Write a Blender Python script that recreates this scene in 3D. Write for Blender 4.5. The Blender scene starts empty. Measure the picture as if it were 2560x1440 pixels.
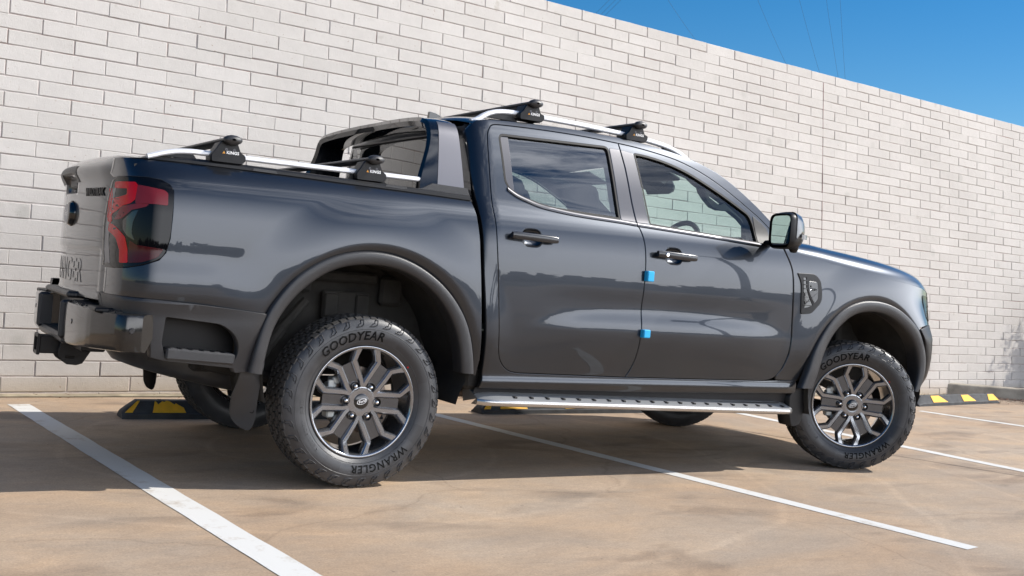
import bpy, math, random
import numpy as np
from mathutils import Vector, Matrix
from mathutils.geometry import delaunay_2d_cdt
random.seed(7)
sc = bpy.context.scene
COL = sc.collection
PI = math.pi

# ------------------------------------------------------------ camera
CAMP = (-2.01294, -5.41745, 1.00506)
R_ = [[0.851325, -0.518579, 0.079506], [0.076573, -0.027102, -0.996696], [0.51902, 0.8546, 0.016636]]
cam = bpy.data.cameras.new('camera')
cam.sensor_width = 36; cam.lens = 36 * 2717.33 / 2560
cam.shift_y = -76.16 / 2560
cam.clip_start = 0.05; cam.clip_end = 2000
co = bpy.data.objects.new('camera', cam); COL.objects.link(co)
m = Matrix.Identity(4)
for i in range(3):
    m[i][0] = R_[0][i]; m[i][1] = -R_[1][i]; m[i][2] = -R_[2][i]; m[i][3] = CAMP[i]
co.matrix_world = m
sc.camera = co

# ------------------------------------------------------------ light
SUN = Vector((1.1, -0.34, 1.0)).normalized()
elev = math.asin(SUN.z); az = math.atan2(SUN.x, SUN.y)
w = bpy.data.worlds.new('World'); sc.world = w; w.use_nodes = True
nt = w.node_tree; N = nt.nodes; L = nt.links
N.clear()
out = N.new('ShaderNodeOutputWorld'); bg = N.new('ShaderNodeBackground'); bg.inputs[1].default_value = 0.075
sky = N.new('ShaderNodeTexSky'); sky.sky_type = 'NISHITA'; sky.sun_disc = False
sky.sun_elevation = elev; sky.sun_rotation = az
sky.altitude = 0; sky.air_density = 1.0; sky.dust_density = 0.15; sky.ozone_density = 3.0
# thin high cloud on the side of the sky behind the photographer
tc = N.new('ShaderNodeTexCoord'); mp = N.new('ShaderNodeMapping'); mp.inputs['Scale'].default_value = (1.2, 1.2, 6.0)
mp.inputs['Rotation'].default_value = (0.12, -0.1, 0)
nz = N.new('ShaderNodeTexNoise'); nz.inputs['Scale'].default_value = 2.0; nz.inputs['Detail'].default_value = 7; nz.inputs['Roughness'].default_value = 0.62
nz.inputs['Distortion'].default_value = 0.5
L.new(tc.outputs['Generated'], mp.inputs[0]); L.new(mp.outputs[0], nz.inputs['Vector'])
cr = N.new('ShaderNodeValToRGB'); cr.color_ramp.elements[0].position = 0.44; cr.color_ramp.elements[1].position = 0.58
L.new(nz.outputs['Fac'], cr.inputs[0])
sp = N.new('ShaderNodeSeparateXYZ'); L.new(tc.outputs['Generated'], sp.inputs[0])
dt = N.new('ShaderNodeVectorMath'); dt.operation = 'DOT_PRODUCT'; dt.inputs[1].default_value = (0.55, -0.83, 0.0); L.new(tc.outputs['Generated'], dt.inputs[0])
mr = N.new('ShaderNodeMapRange'); mr.inputs[1].default_value = 0.45; mr.inputs[2].default_value = 0.68; mr.inputs[3].default_value = 0; mr.inputs[4].default_value = 1
L.new(dt.outputs['Value'], mr.inputs[0])
hz = N.new('ShaderNodeMapRange'); hz.inputs[1].default_value = 0.50; hz.inputs[2].default_value = 0.20; hz.inputs[3].default_value = 0.0; hz.inputs[4].default_value = 0.78
L.new(sp.outputs['Z'], hz.inputs[0])
se = N.new('ShaderNodeMapRange'); se.inputs[1].default_value = 0.50; se.inputs[2].default_value = 0.74; se.inputs[3].default_value = 0.12; se.inputs[4].default_value = 0.62
L.new(sp.outputs['Z'], se.inputs[0])
sm_ = N.new('ShaderNodeMath'); sm_.operation = 'MULTIPLY'; L.new(cr.outputs[0], sm_.inputs[0]); L.new(se.outputs[0], sm_.inputs[1])
mxx = N.new('ShaderNodeMath'); mxx.operation = 'MAXIMUM'; L.new(sm_.outputs[0], mxx.inputs[0]); L.new(hz.outputs[0], mxx.inputs[1])
mu = N.new('ShaderNodeMath'); mu.operation = 'MULTIPLY'; L.new(mxx.outputs[0], mu.inputs[0]); L.new(mr.outputs[0], mu.inputs[1])
mu2 = N.new('ShaderNodeMath'); mu2.operation = 'MULTIPLY'; L.new(mu.outputs[0], mu2.inputs[0]); mu2.inputs[1].default_value = 1.0
mx = N.new('ShaderNodeMixRGB'); mx.inputs[2].default_value = (57.0, 58.0, 61.0, 1)
hs = N.new('ShaderNodeHueSaturation'); hs.inputs['Saturation'].default_value = 1.45; hs.inputs['Value'].default_value = 1.22
L.new(sky.outputs[0], hs.inputs['Color'])
me_ = N.new('ShaderNodeMapRange'); me_.inputs[1].default_value = -0.02; me_.inputs[2].default_value = 0.03; L.new(sp.outputs['Z'], me_.inputs[0])
mf_ = N.new('ShaderNodeMapRange'); mf_.inputs[1].default_value = 0.92; mf_.inputs[2].default_value = 0.82; L.new(sp.outputs['Z'], mf_.inputs[0])
m3_ = N.new('ShaderNodeMath'); m3_.operation = 'MULTIPLY'; L.new(me_.outputs[0], m3_.inputs[0]); L.new(mf_.outputs[0], m3_.inputs[1])
m4_ = N.new('ShaderNodeMath'); m4_.operation = 'MULTIPLY'; L.new(m3_.outputs[0], m4_.inputs[0]); L.new(mu2.outputs[0], m4_.inputs[1])
L.new(m4_.outputs[0], mx.inputs[0]); L.new(hs.outputs[0], mx.inputs[1])
L.new(mx.outputs[0], bg.inputs[0]); L.new(bg.outputs[0], out.inputs[0])
sd = bpy.data.lights.new('sun', 'SUN'); sd.energy = 5.0; sd.angle = math.radians(0.5); sd.color = (1.0, 0.955, 0.89)
so = bpy.data.objects.new('sun', sd); COL.objects.link(so)
so.rotation_euler = SUN.to_track_quat('Z', 'Y').to_euler()
sc.view_settings.view_transform = 'Standard'; sc.view_settings.look = 'None'
sc.view_settings.exposure = 0.26; sc.view_settings.gamma = 1
sc.cycles.max_bounces = 10; sc.cycles.transparent_max_bounces = 16

# ------------------------------------------------------------ materials
def mat(name, col, rough=0.5, metal=0.0, coat=0.0, spec=0.5, bump=0, bscale=100, var=0, vscale=5, coat_rough=0.02, rvar=0):
    m = bpy.data.materials.new(name); m.use_nodes = True
    n = m.node_tree.nodes; l = m.node_tree.links; b = n['Principled BSDF']
    b.inputs['Base Color'].default_value = (*col, 1); b.inputs['Roughness'].default_value = rough
    b.inputs['Metallic'].default_value = metal; b.inputs['Specular IOR Level'].default_value = spec
    b.inputs['Coat Weight'].default_value = coat; b.inputs['Coat IOR'].default_value = 1.45; b.inputs['Coat Roughness'].default_value = coat_rough
    t = n.new('ShaderNodeTexCoord')
    if bump:
        z = n.new('ShaderNodeTexNoise'); z.inputs['Scale'].default_value = bscale; z.inputs['Detail'].default_value = 3
        l.new(t.outputs['Object'], z.inputs['Vector'])
        bp = n.new('ShaderNodeBump'); bp.inputs['Strength'].default_value = bump; bp.inputs['Distance'].default_value = 0.002
        l.new(z.outputs['Fac'], bp.inputs['Height']); l.new(bp.outputs[0], b.inputs['Normal'])
    if var or rvar:
        z = n.new('ShaderNodeTexNoise'); z.inputs['Scale'].default_value = vscale; z.inputs['Detail'].default_value = 6
        l.new(t.outputs['Object'], z.inputs['Vector'])
        if var:
            r = n.new('ShaderNodeMapRange'); r.inputs[1].default_value = .3; r.inputs[2].default_value = .7
            r.inputs[3].default_value = 1 - var; r.inputs[4].default_value = 1 + var
            l.new(z.outputs['Fac'], r.inputs[0])
            v = n.new('ShaderNodeVectorMath'); v.operation = 'SCALE'; v.inputs[0].default_value = col
            l.new(r.outputs[0], v.inputs['Scale']); l.new(v.outputs[0], b.inputs['Base Color'])
        if rvar:
            r = n.new('ShaderNodeMapRange'); r.inputs[1].default_value = .3; r.inputs[2].default_value = .7
            r.inputs[3].default_value = rough - rvar; r.inputs[4].default_value = rough + rvar
            l.new(z.outputs['Fac'], r.inputs[0]); l.new(r.outputs[0], b.inputs['Roughness'])
    return m

def glass(name, tint, refl=1.0):
    m = bpy.data.materials.new(name); m.use_nodes = True
    n = m.node_tree.nodes; l = m.node_tree.links; n.clear()
    o = n.new('ShaderNodeOutputMaterial'); mx = n.new('ShaderNodeMixShader')
    tr = n.new('ShaderNodeBsdfTransparent'); tr.inputs[0].default_value = (*tint, 1)
    gl = n.new('ShaderNodeBsdfGlossy'); gl.inputs['Roughness'].default_value = 0.0; gl.inputs[0].default_value = (1, 1, 1, 1)
    fr = n.new('ShaderNodeFresnel'); fr.inputs['IOR'].default_value = 1.52
    mm = n.new('ShaderNodeMath'); mm.operation = 'MULTIPLY'; mm.inputs[1].default_value = refl; mm.use_clamp = True
    l.new(fr.outputs[0], mm.inputs[0]); l.new(mm.outputs[0], mx.inputs[0])
    l.new(tr.outputs[0], mx.inputs[1]); l.new(gl.outputs[0], mx.inputs[2]); l.new(mx.outputs[0], o.inputs[0])
    return m

M = {}
M['paint'] = mat('car_paint', (0.034, 0.039, 0.048), 0.34, 0.85, 1.0, bump=0.02, bscale=900, coat_rough=0.008)
M['plastic'] = mat('grey_plastic', (0.027, 0.027, 0.029), 0.40, bump=0.35, bscale=700, spec=0.5)
M['black'] = mat('black_plastic', (0.006, 0.006, 0.007), 0.42, spec=.3, bump=0.15, bscale=500)
M['gloss'] = mat('gloss_black', (0.006, 0.006, 0.007), 0.06, coat=0.6)
M['under'] = mat('underbody_black', (0.016, 0.015, 0.014), 0.75, bump=0.5, bscale=120, var=.4, vscale=9)
M['liner'] = mat('wheel_liner', (0.03, 0.028, 0.025), 0.85, bump=0.8, bscale=260, var=.3, vscale=12)
M['satin'] = mat('satin_trim', (0.085, 0.085, 0.092), 0.30, 0.85)
M['seal'] = mat('window_rubber', (0.004, 0.004, 0.004), 0.6, spec=.3)
M['sail'] = mat('sail_panel', (0.12, 0.12, 0.135), 0.42, 0.6)
M['silver'] = mat('brushed_silver', (0.74, 0.74, 0.75), 0.42, 0.35, bump=.05, bscale=300)
M['tyre'] = mat('tyre_rubber', (0.040, 0.041, 0.044), 0.38, bump=.3, bscale=400, var=.25, vscale=14, rvar=.08)
M['tread'] = mat('tread_rubber', (0.045, 0.042, 0.039), 0.8, bump=.5, bscale=300, var=.3, vscale=30)
M['letter'] = mat('sidewall_letter', (0.004, 0.004, 0.004), 0.75, spec=.15)
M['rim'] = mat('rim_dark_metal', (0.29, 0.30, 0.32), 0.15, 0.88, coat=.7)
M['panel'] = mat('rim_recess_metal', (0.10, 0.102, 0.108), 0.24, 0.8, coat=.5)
M['rim_in'] = mat('rim_inner', (0.04, 0.04, 0.042), 0.35, 0.6)
M['chrome'] = mat('chrome', (0.8, 0.8, 0.8), 0.08, 1.0)
M['bumper'] = mat('bumper_metal', (0.032, 0.031, 0.030), 0.14, 0.6, coat=.45)
M['pad'] = mat('step_pad', (0.20, 0.205, 0.21), 0.35, bump=.1, bscale=400)
M['steptrim'] = mat('step_metal', (0.52, 0.50, 0.48), 0.25, 0.85)
M['disc'] = mat('brake_disc', (0.30, 0.24, 0.20), 0.4, 0.8, var=.3, vscale=20)
M['caliper'] = mat('caliper', (0.42, 0.44, 0.43), 0.4, 0.5)
M['red'] = mat('red_lens', (0.17, 0.018, 0.026), 0.12, spec=.25)
M['red2'] = mat('bright_red_lens', (0.50, 0.004, 0.009), 0.15, spec=.25)
M['dkred'] = mat('dark_red_lens', (0.055, 0.006, 0.007), 0.10, spec=.3)
M['smoke'] = mat('smoked_lens', (0.004, 0.004, 0.005), 0.04, spec=.25)
M['clear'] = mat('clear_lens', (0.10, 0.10, 0.105), 0.15, spec=.5)
M['seat'] = mat('seat_fabric', (0.009, 0.010, 0.011), 0.8)
M['cloth'] = mat('headliner', (0.03, 0.03, 0.032), 0.9)
M['orange'] = mat('orange_print', (0.8, 0.35, 0.03), 0.5)
M['white'] = mat('white_print', (0.8, 0.8, 0.8), 0.5)
M['foam'] = mat('blue_foam', (0.02, 0.42, 0.80), 0.7, bump=.3, bscale=200)
M['yellow'] = mat('yellow_paint', (0.80, 0.42, 0.015), 0.6, var=.12, vscale=20)
M['stop'] = mat('black_rubber', (0.035, 0.037, 0.04), 0.75, bump=.4, bscale=80, var=.35, vscale=12)
M['glass_r'] = glass('privacy_glass', (0.40, 0.46, 0.44), 2.6)
M['glass_f'] = glass('window_glass', (0.80, 0.92, 0.88), 1.15)
M['darkglass'] = mat('dark_glass', (0.01, 0.012, 0.013), 0.02, coat=1)
M['mirror'] = mat('mirror_glass', (0.85, 0.87, 0.88), 0.01, 1.0)
M['tinted'] = glass('windscreen_glass', (0.7, 0.82, 0.8), 1.0)

# ------------------------------------------------------------ object helpers
def link(o, parent=None, **kw):
    COL.objects.link(o)
    if parent is not None: o.parent = parent
    for k, v in kw.items(): o[k] = v
    return o
def empty(name, loc=(0, 0, 0), rz=0, parent=None, **kw):
    o = bpy.data.objects.new(name, None); o.location = loc; o.rotation_euler = (0, 0, rz); o.empty_display_size = .1
    return link(o, parent, **kw)
def mesh(name, V, F, mt, parent=None, sharp=35, normals=None, mids=None, loc=None, **kw):
    me = bpy.data.meshes.new(name); me.from_pydata([tuple(v) for v in V], [], [tuple(f) for f in F])
    if not isinstance(mt, (list, tuple)): mt = [mt]
    for x in mt: me.materials.append(x)
    if mids is not None: me.polygons.foreach_set('material_index', mids)
    me.polygons.foreach_set('use_smooth', [True] * len(me.polygons))
    me.update()
    if normals is not None:
        me.normals_split_custom_set_from_vertices([tuple(n) for n in normals])
    elif sharp is not None:
        me.set_sharp_from_angle(angle=math.radians(sharp))
    o = bpy.data.objects.new(name, me)
    if loc is not None: o.location = loc
    return link(o, parent, **kw)
class MB:
    """collects shapes into one mesh"""
    def __init__(s): s.V = []; s.F = []; s.m = []
    def add(s, V, F, k=0):
        b = len(s.V); s.V += [tuple(v) for v in V]; s.F += [tuple(i + b for i in f) for f in F]; s.m += [k] * len(F)
        return s
    def box(s, c, d, bev=0.0, rz=0, k=0, ry=0):
        hx, hy, hz = d[0] / 2, d[1] / 2, d[2] / 2
        b = min(bev, hx * .9, hy * .9, hz * .9)
        pts = []; F = []
        if b <= 0:
            V = [(x * hx, y * hy, z * hz) for x in (-1, 1) for y in (-1, 1) for z in (-1, 1)]
            F = [(0, 1, 3, 2), (4, 6, 7, 5), (0, 4, 5, 1), (2, 3, 7, 6), (0, 2, 6, 4), (1, 5, 7, 3)]
        else:
            V = []; idx = {}
            for x in (-1, 1):
                for y in (-1, 1):
                    for z in (-1, 1):
                        for a in range(3):
                            p = [x * (hx - b), y * (hy - b), z * (hz - b)]
                            p[a] = (x, y, z)[a] * (hx, hy, hz)[a]
                            idx[(x, y, z, a)] = len(V); V.append(tuple(p))
            for a in range(3):
                u, v = [(1, 2), (2, 0), (0, 1)][a]
                for sg in (-1, 1):
                    q = []
                    for su, sv in ((-1, -1), (1, -1), (1, 1), (-1, 1)):
                        t = [0, 0, 0]; t[a] = sg; t[u] = su; t[v] = sv; q.append(idx[(*t, a)])
                    F.append(q if sg > 0 else q[::-1])
            for a in range(3):
                u, v = [(1, 2), (2, 0), (0, 1)][a]
                for su in (-1, 1):
                    for sv in (-1, 1):
                        t0 = [0, 0, 0]; t0[a] = -1; t0[u] = su; t0[v] = sv
                        t1 = list(t0); t1[a] = 1
                        F.append((idx[(*t0, u)], idx[(*t1, u)], idx[(*t1, v)], idx[(*t0, v)]) if su * sv > 0 else (idx[(*t0, v)], idx[(*t1, v)], idx[(*t1, u)], idx[(*t0, u)]))
            for x in (-1, 1):
                for y in (-1, 1):
                    for z in (-1, 1):
                        f = [idx[(x, y, z, a)] for a in range(3)]
                        F.append(f if x * y * z > 0 else f[::-1])
        cr, sr = math.cos(rz), math.sin(rz); cy, sy = math.cos(ry), math.sin(ry)
        W = []
        for x, y, z in V:
            x, z = x * cy + z * sy, -x * sy + z * cy
            W.append((x * cr - y * sr + c[0], x * sr + y * cr + c[1], z + c[2]))
        return s.add(W, F, k)
    def lathe(s, prof, n=48, axis='y', c=(0, 0, 0), k=0, a0=0, a1=2 * PI):
        full = abs(a1 - a0 - 2 * PI) < 1e-6
        mN = n if full else n + 1
        V = []; F = []
        for i in range(mN):
            a = a0 + (a1 - a0) * i / n
            for r, t in prof:
                if axis == 'y': V.append((c[0] + r * math.cos(a), c[1] + t, c[2] + r * math.sin(a)))
                elif axis == 'x': V.append((c[0] + t, c[1] + r * math.cos(a), c[2] + r * math.sin(a)))
                else: V.append((c[0] + r * math.cos(a), c[1] + r * math.sin(a), c[2] + t))
        p = len(prof)
        for i in range(n):
            j = (i + 1) % mN
            for q in range(p - 1): F.append((i * p + q, i * p + q + 1, j * p + q + 1, j * p + q))
        return s.add(V, F, k)
    def tube(s, path, r, n=10, k=0, cap=True, ry=None):
        P = [Vector(p) for p in path]; V = []; F = []
        up = Vector((0, 0, 1))
        for i, p in enumerate(P):
            t = (P[min(i + 1, len(P) - 1)] - P[max(i - 1, 0)]).normalized()
            a = t.cross(up)
            if a.length < 1e-4: a = t.cross(Vector((0, 1, 0)))
            a.normalize(); b = a.cross(t).normalized()
            rr = r[i] if isinstance(r, (list, tuple)) else r
            for j in range(n):
                q = 2 * PI * j / n
                V.append(tuple(p + a * (rr * math.cos(q)) + b * ((ry or 1) * rr * math.sin(q))))
        for i in range(len(P) - 1):
            for j in range(n):
                k2 = (j + 1) % n
                F.append((i * n + j, i * n + k2, (i + 1) * n + k2, (i + 1) * n + j))
        if cap: F.append(tuple(range(n))[::-1]); F.append(tuple((len(P) - 1) * n + j for j in range(n)))
        return s.add(V, F, k)
    def prism(s, poly, f0, f1, k=0):
        """poly: list of 2d points, f0/f1: map 2d -> 3d for both caps"""
        n = len(poly); V = [f0(p) for p in poly] + [f1(p) for p in poly]
        F = [tuple(range(n)), tuple(range(2 * n - 1, n - 1, -1))]
        for i in range(n): j = (i + 1) % n; F.append((i, i + n, j + n, j))
        return s.add(V, F, k)
    def grid(s, P, k=0, close=False):
        a = len(P); b = len(P[0]); V = [q for row in P for q in row]; F = []
        for i in range(a - 1):
            for j in range(b - 1 + (1 if close else 0)):
                j2 = (j + 1) % b
                F.append((i * b + j, i * b + j2, (i + 1) * b + j2, (i + 1) * b + j))
        return s.add(V, F, k)
    def build(s, name, mt, parent=None, sharp=35, **kw):
        return mesh(name, s.V, s.F, mt, parent, sharp, mids=s.m, **kw)
def fixn(o):
    import bmesh
    bm = bmesh.new(); bm.from_mesh(o.data); bmesh.ops.recalc_face_normals(bm, faces=bm.faces); bm.to_mesh(o.data); bm.free()
    return o

def catmull(P, n=6, closed=False):
    out = []; m = len(P)
    rng = range(m if closed else m - 1)
    for i in rng:
        if closed: a, b, c, d = P[i - 1], P[i], P[(i + 1) % m], P[(i + 2) % m]
        else: a, b, c, d = P[max(i - 1, 0)], P[i], P[i + 1], P[min(i + 2, m - 1)]
        for q in range(n):
            t = q / n
            out.append(tuple(0.5 * (2 * b[k] + (c[k] - a[k]) * t + (2 * a[k] - 5 * b[k] + 4 * c[k] - d[k]) * t * t + (3 * b[k] - a[k] - 3 * c[k] + d[k]) * t ** 3) for k in range(len(b))))
    if not closed: out.append(tuple(P[-1]))
    return out
def resample(P, n):
    d = [0]
    for i in range(1, len(P)): d.append(d[-1] + math.dist(P[i], P[i - 1]))
    out = []; j = 0
    for i in range(n):
        t = d[-1] * i / (n - 1)
        while j < len(P) - 2 and d[j + 1] < t: j += 1
        u = (t - d[j]) / max(1e-9, d[j + 1] - d[j]); u = min(max(u, 0), 1)
        out.append(tuple(P[j][k] + (P[j + 1][k] - P[j][k]) * u for k in range(len(P[0]))))
    return out
def relax(P, it=3):
    P = [list(p) for p in P]
    for _ in range(it):
        Q = [p[:] for p in P]
        for i in range(1, len(P) - 1):
            for k in range(len(P[0])): Q[i][k] = P[i][k] * .5 + (P[i - 1][k] + P[i + 1][k]) * .25
        P = Q
    return [tuple(p) for p in P]
def rounded(P, r, n=5):
    """round the corners of a closed polygon; r scalar or list"""
    out = []; m = len(P)
    for i in range(m):
        rr = r[i] if isinstance(r, (list, tuple)) else r
        p = Vector(P[i]); a = Vector(P[i - 1]) - p; b = Vector(P[(i + 1) % m]) - p
        q = min(rr, a.length * .45, b.length * .45)
        if q < 1e-4: out.append(tuple(p)); continue
        A = p + a.normalized() * q; B = p + b.normalized() * q
        for k in range(n + 1):
            t = k / n; out.append(tuple(A * (1 - t) ** 2 + p * 2 * t * (1 - t) + B * t * t))
    return out
def dense(P, h):
    out = []; m = len(P)
    for i in range(m):
        a = P[i]; b = P[(i + 1) % m]; L_ = math.dist(a, b)
        if L_ < 1e-5: continue
        k = max(1, int(math.ceil(L_ / h)))
        for q in range(k): out.append((a[0] + (b[0] - a[0]) * q / k, a[1] + (b[1] - a[1]) * q / k))
    return out
def area(P): return .5 * sum(P[i - 1][0] * P[i][1] - P[i][0] * P[i - 1][1] for i in range(len(P)))
def normals2(P):
    """outward unit normals for a ccw polygon"""
    out = []; m = len(P)
    for i in range(m):
        a = P[i - 1]; b = P[(i + 1) % m]; tx, ty = b[0] - a[0], b[1] - a[1]; l = math.hypot(tx, ty) or 1
        out.append((ty / l, -tx / l))
    return out
def inside(px, py, P):
    P = np.array(P); x, y = P[:, 0], P[:, 1]; x2, y2 = np.roll(x, -1), np.roll(y, -1)
    r = np.zeros(len(px), bool)
    for a, b, c, d in zip(x, y, x2, y2):
        if b == d: continue
        cnd = ((b > py) != (d > py)) & (px < (c - a) * (py - b) / (d - b) + a)
        r ^= cnd
    return r
def cdt(outline, holes, step, extra=()):
    allp = list(outline); edges = []; k = len(outline)
    edges += [(i, (i + 1) % k) for i in range(k)]
    for h in holes:
        b = len(allp); allp += h; edges += [(b + i, b + (i + 1) % len(h)) for i in range(len(h))]
    nb = len(allp); A = np.array(allp)
    gx, gy = np.meshgrid(np.arange(A[:, 0].min(), A[:, 0].max(), step), np.arange(A[:, 1].min(), A[:, 1].max(), step))
    gx = gx + (np.arange(gx.shape[0]) % 2)[:, None] * step * .5
    gx = gx.ravel(); gy = gy.ravel()
    if len(extra):
        E = np.array(extra); dd = np.full(len(gx), 9.)
        for i in range(0, len(E), 64): dd = np.minimum(dd, np.hypot(gx[:, None] - E[None, i:i + 64, 0], gy[:, None] - E[None, i:i + 64, 1]).min(1))
        k_ = dd > .007; gx = np.concatenate([gx[k_], E[:, 0]]); gy = np.concatenate([gy[k_], E[:, 1]])
    ok = inside(gx, gy, outline)
    for h in holes: ok &= ~inside(gx, gy, h)
    gx = gx[ok]; gy = gy[ok]
    if len(gx):
        G = np.stack([gx, gy], 1); d = np.full(len(G), 9.)
        for i in range(0, nb, 64): d = np.minimum(d, np.sqrt(((G[:, None] - A[None, i:i + 64]) ** 2).sum(2)).min(1))
        G = G[d > min(step * .45, .0045)]; allp += [tuple(g) for g in G]
    vs, es, fs, ov, oe, of = delaunay_2d_cdt([Vector(p) for p in allp], edges, [], 0, 1e-6)
    V2 = [(v.x, v.y) for v in vs]
    C = np.array([[sum(V2[i][0] for i in f) / 3, sum(V2[i][1] for i in f) / 3] for f in fs])
    ok = inside(C[:, 0], C[:, 1], outline)
    for h in holes: ok &= ~inside(C[:, 0], C[:, 1], h)
    F = [f for f, o in zip(fs, ok) if o]
    F = [f if area([V2[i] for i in f]) > 0 else list(f)[::-1] for f in F]
    loops = []; pos = {}
    for i, o in enumerate(ov):
        for q in o: pos[q] = i
    b = 0
    for lp in [outline] + holes:
        loops.append([pos[b + i] for i in range(len(lp))]); b += len(lp)
    return V2, F, loops
def panel(name, outline, fn, mt, parent, side=-1, holes=(), gap=.002, depth=.02, step=.024, edge=.012, rnd=.002, off=0.0, extra=(), **kw):
    """sheet over the (x,z) outline on the surface y = side*fn(x,z) with rolled edges"""
    def prep(P, g):
        P = dense(list(P), edge)
        if area(P) < 0: P = P[::-1]
        n = normals2(P); return [(p[0] - a[0] * g, p[1] - a[1] * g) for p, a in zip(P, n)]
    o = prep(outline, gap); H = [prep(h, -gap) for h in holes]
    V2, F, loops = cdt(o, H, step, extra)
    def nrm(x, z):
        e = .002
        dx = (fn(x + e, z) - fn(x - e, z)) / (2 * e); dz = (fn(x, z + e) - fn(x, z - e)) / (2 * e)
        return Vector((-dx, side, -dz)).normalized()
    V = [(x, side * (fn(x, z) + off), z) for x, z in V2]; NN = [nrm(x, z) for x, z in V2]
    F = [tuple(f) if side < 0 else tuple(f)[::-1] for f in F]
    for li, lp in enumerate(loops):
        P2 = [V2[i] for i in lp]; n2 = normals2(P2); sg = 1 if li == 0 else -1
        b = len(V); m_ = len(lp)
        for (x, z), (a, c), i in zip(P2, n2, lp):
            f = V[i]; nn = NN[i]; ow = Vector((a * sg, 0, c * sg))
            V.append((x + ow.x * rnd, f[1] - side * rnd, z + ow.z * rnd)); NN.append((nn + ow).normalized())
        for (x, z), (a, c), i in zip(P2, n2, lp):
            f = V[i]; nn = NN[i]; ow = Vector((a * sg, 0, c * sg))
            V.append((x + ow.x * rnd, f[1] - side * depth, z + ow.z * rnd)); NN.append(ow)
        for q in range(m_):
            r = (q + 1) % m_
            for A_, B_ in (((lp[q], lp[r]), (b + r, b + q)), ((b + q, b + r), (b + m_ + r, b + m_ + q))):
                f = (A_[1], A_[0], B_[1], B_[0])
                if (side < 0) != (li == 0) : f = f[::-1]
                F.append(f)
    # make winding agree with wanted normals
    F2 = []
    for f in F:
        a, b_, c = Vector(V[f[0]]), Vector(V[f[1]]), Vector(V[f[2]])
        g = (b_ - a).cross(c - a)
        s_ = sum((NN[i] for i in f), Vector())
        F2.append(f if g.dot(s_) >= 0 else f[::-1])
    return mesh(name, V, F2, mt, parent, sharp=None, normals=NN, **kw)
def text(s, size, fn, thick=0.0, align='CENTER', shear=0.0, space=1.0, bold=0.0, k=0, res=3):
    """lettering as mesh data: fn maps (u, v, w) -> 3d"""
    c = bpy.data.curves.new('t', 'FONT'); c.body = s; c.size = size; c.align_x = align; c.align_y = 'CENTER'
    c.shear = shear; c.space_character = space; c.offset = bold; c.extrude = thick; c.resolution_u = res
    o = bpy.data.objects.new('t', c); COL.objects.link(o)
    dg = bpy.context.evaluated_depsgraph_get(); dg.update()
    me = bpy.data.meshes.new_from_object(o.evaluated_get(dg))
    V = [fn(v.co.x, v.co.y, v.co.z) for v in me.vertices]; F = [tuple(p.vertices) for p in me.polygons]
    bpy.data.objects.remove(o); bpy.data.curves.remove(c); bpy.data.meshes.remove(me)
    return V, F

def interp(t,pts):
    # smooth (monotone-ish Catmull) interpolation through (t,v) points
    n=len(pts)
    if t<=pts[0][0]: return pts[0][1]+(t-pts[0][0])*(pts[1][1]-pts[0][1])/(pts[1][0]-pts[0][0])
    if t>=pts[-1][0]: return pts[-1][1]+(t-pts[-1][0])*(pts[-1][1]-pts[-2][1])/(pts[-1][0]-pts[-2][0])
    for i in range(n-1):
        if t<=pts[i+1][0]: break
    x0,y0=pts[i];x1,y1=pts[i+1];h=x1-x0
    d=(y1-y0)/h
    m0=d if i==0 else ((y1-pts[i-1][1])/(x1-pts[i-1][0]))
    m1=d if i==n-2 else ((pts[i+2][1]-y0)/(pts[i+2][0]-x0))
    s=(t-x0)/h
    return (2*s**3-3*s*s+1)*y0+(s**3-2*s*s+s)*h*m0+(-2*s**3+3*s*s)*y1+(s**3-s*s)*h*m1
def sm(a,b,x):
    t=(x-a)/(b-a); t=0 if t<0 else 1 if t>1 else t
    return t*t*(3-2*t)
ZP=[(.42,.905),(.50,.917),(.56,.927),(.62,.936),(.70,.945),(.78,.950),(.88,.953),(1.0,.955),(1.1,.952),(1.18,.944),(1.25,.928),(1.30,.908),(1.34,.886),(1.42,.858),(1.55,.815),(1.68,.766),(1.76,.730),(1.80,.700)]
ZB=[(.42,.920),(.50,.932),(.62,.943),(.75,.950),(.88,.954),(1.0,.958),(1.1,.955),(1.18,.948),(1.25,.934),(1.30,.915),(1.335,.89),(1.36,.86)]
XP=[(-1.112,.66),(-1.106,.74),(-1.09,.83),(-1.06,.895),(-1.01,.94),(-.95,.963),(-.85,.979),(-.6,.99),(-.2,.998),(.3,1.0),(1.5,1.0),(2.6,1.0),(3.2,.997),(3.5,.985),(3.7,.955),(3.85,.90),(4.0,.80),(4.1,.66)]
XL=[(3.2,.999),(3.5,.998),(3.7,.99),(3.8,.972),(3.88,.935),(3.96,.87),(4.04,.76),(4.10,.62)]
def SB(x,z,bed=False):
    b=interp(z,ZB if bed else ZP)
    k=interp(x,XP)
    if x>3.2:
        t=sm(1.08,.82,z); k=k*(1-t)+interp(x,XL)*t
    return b*k
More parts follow.
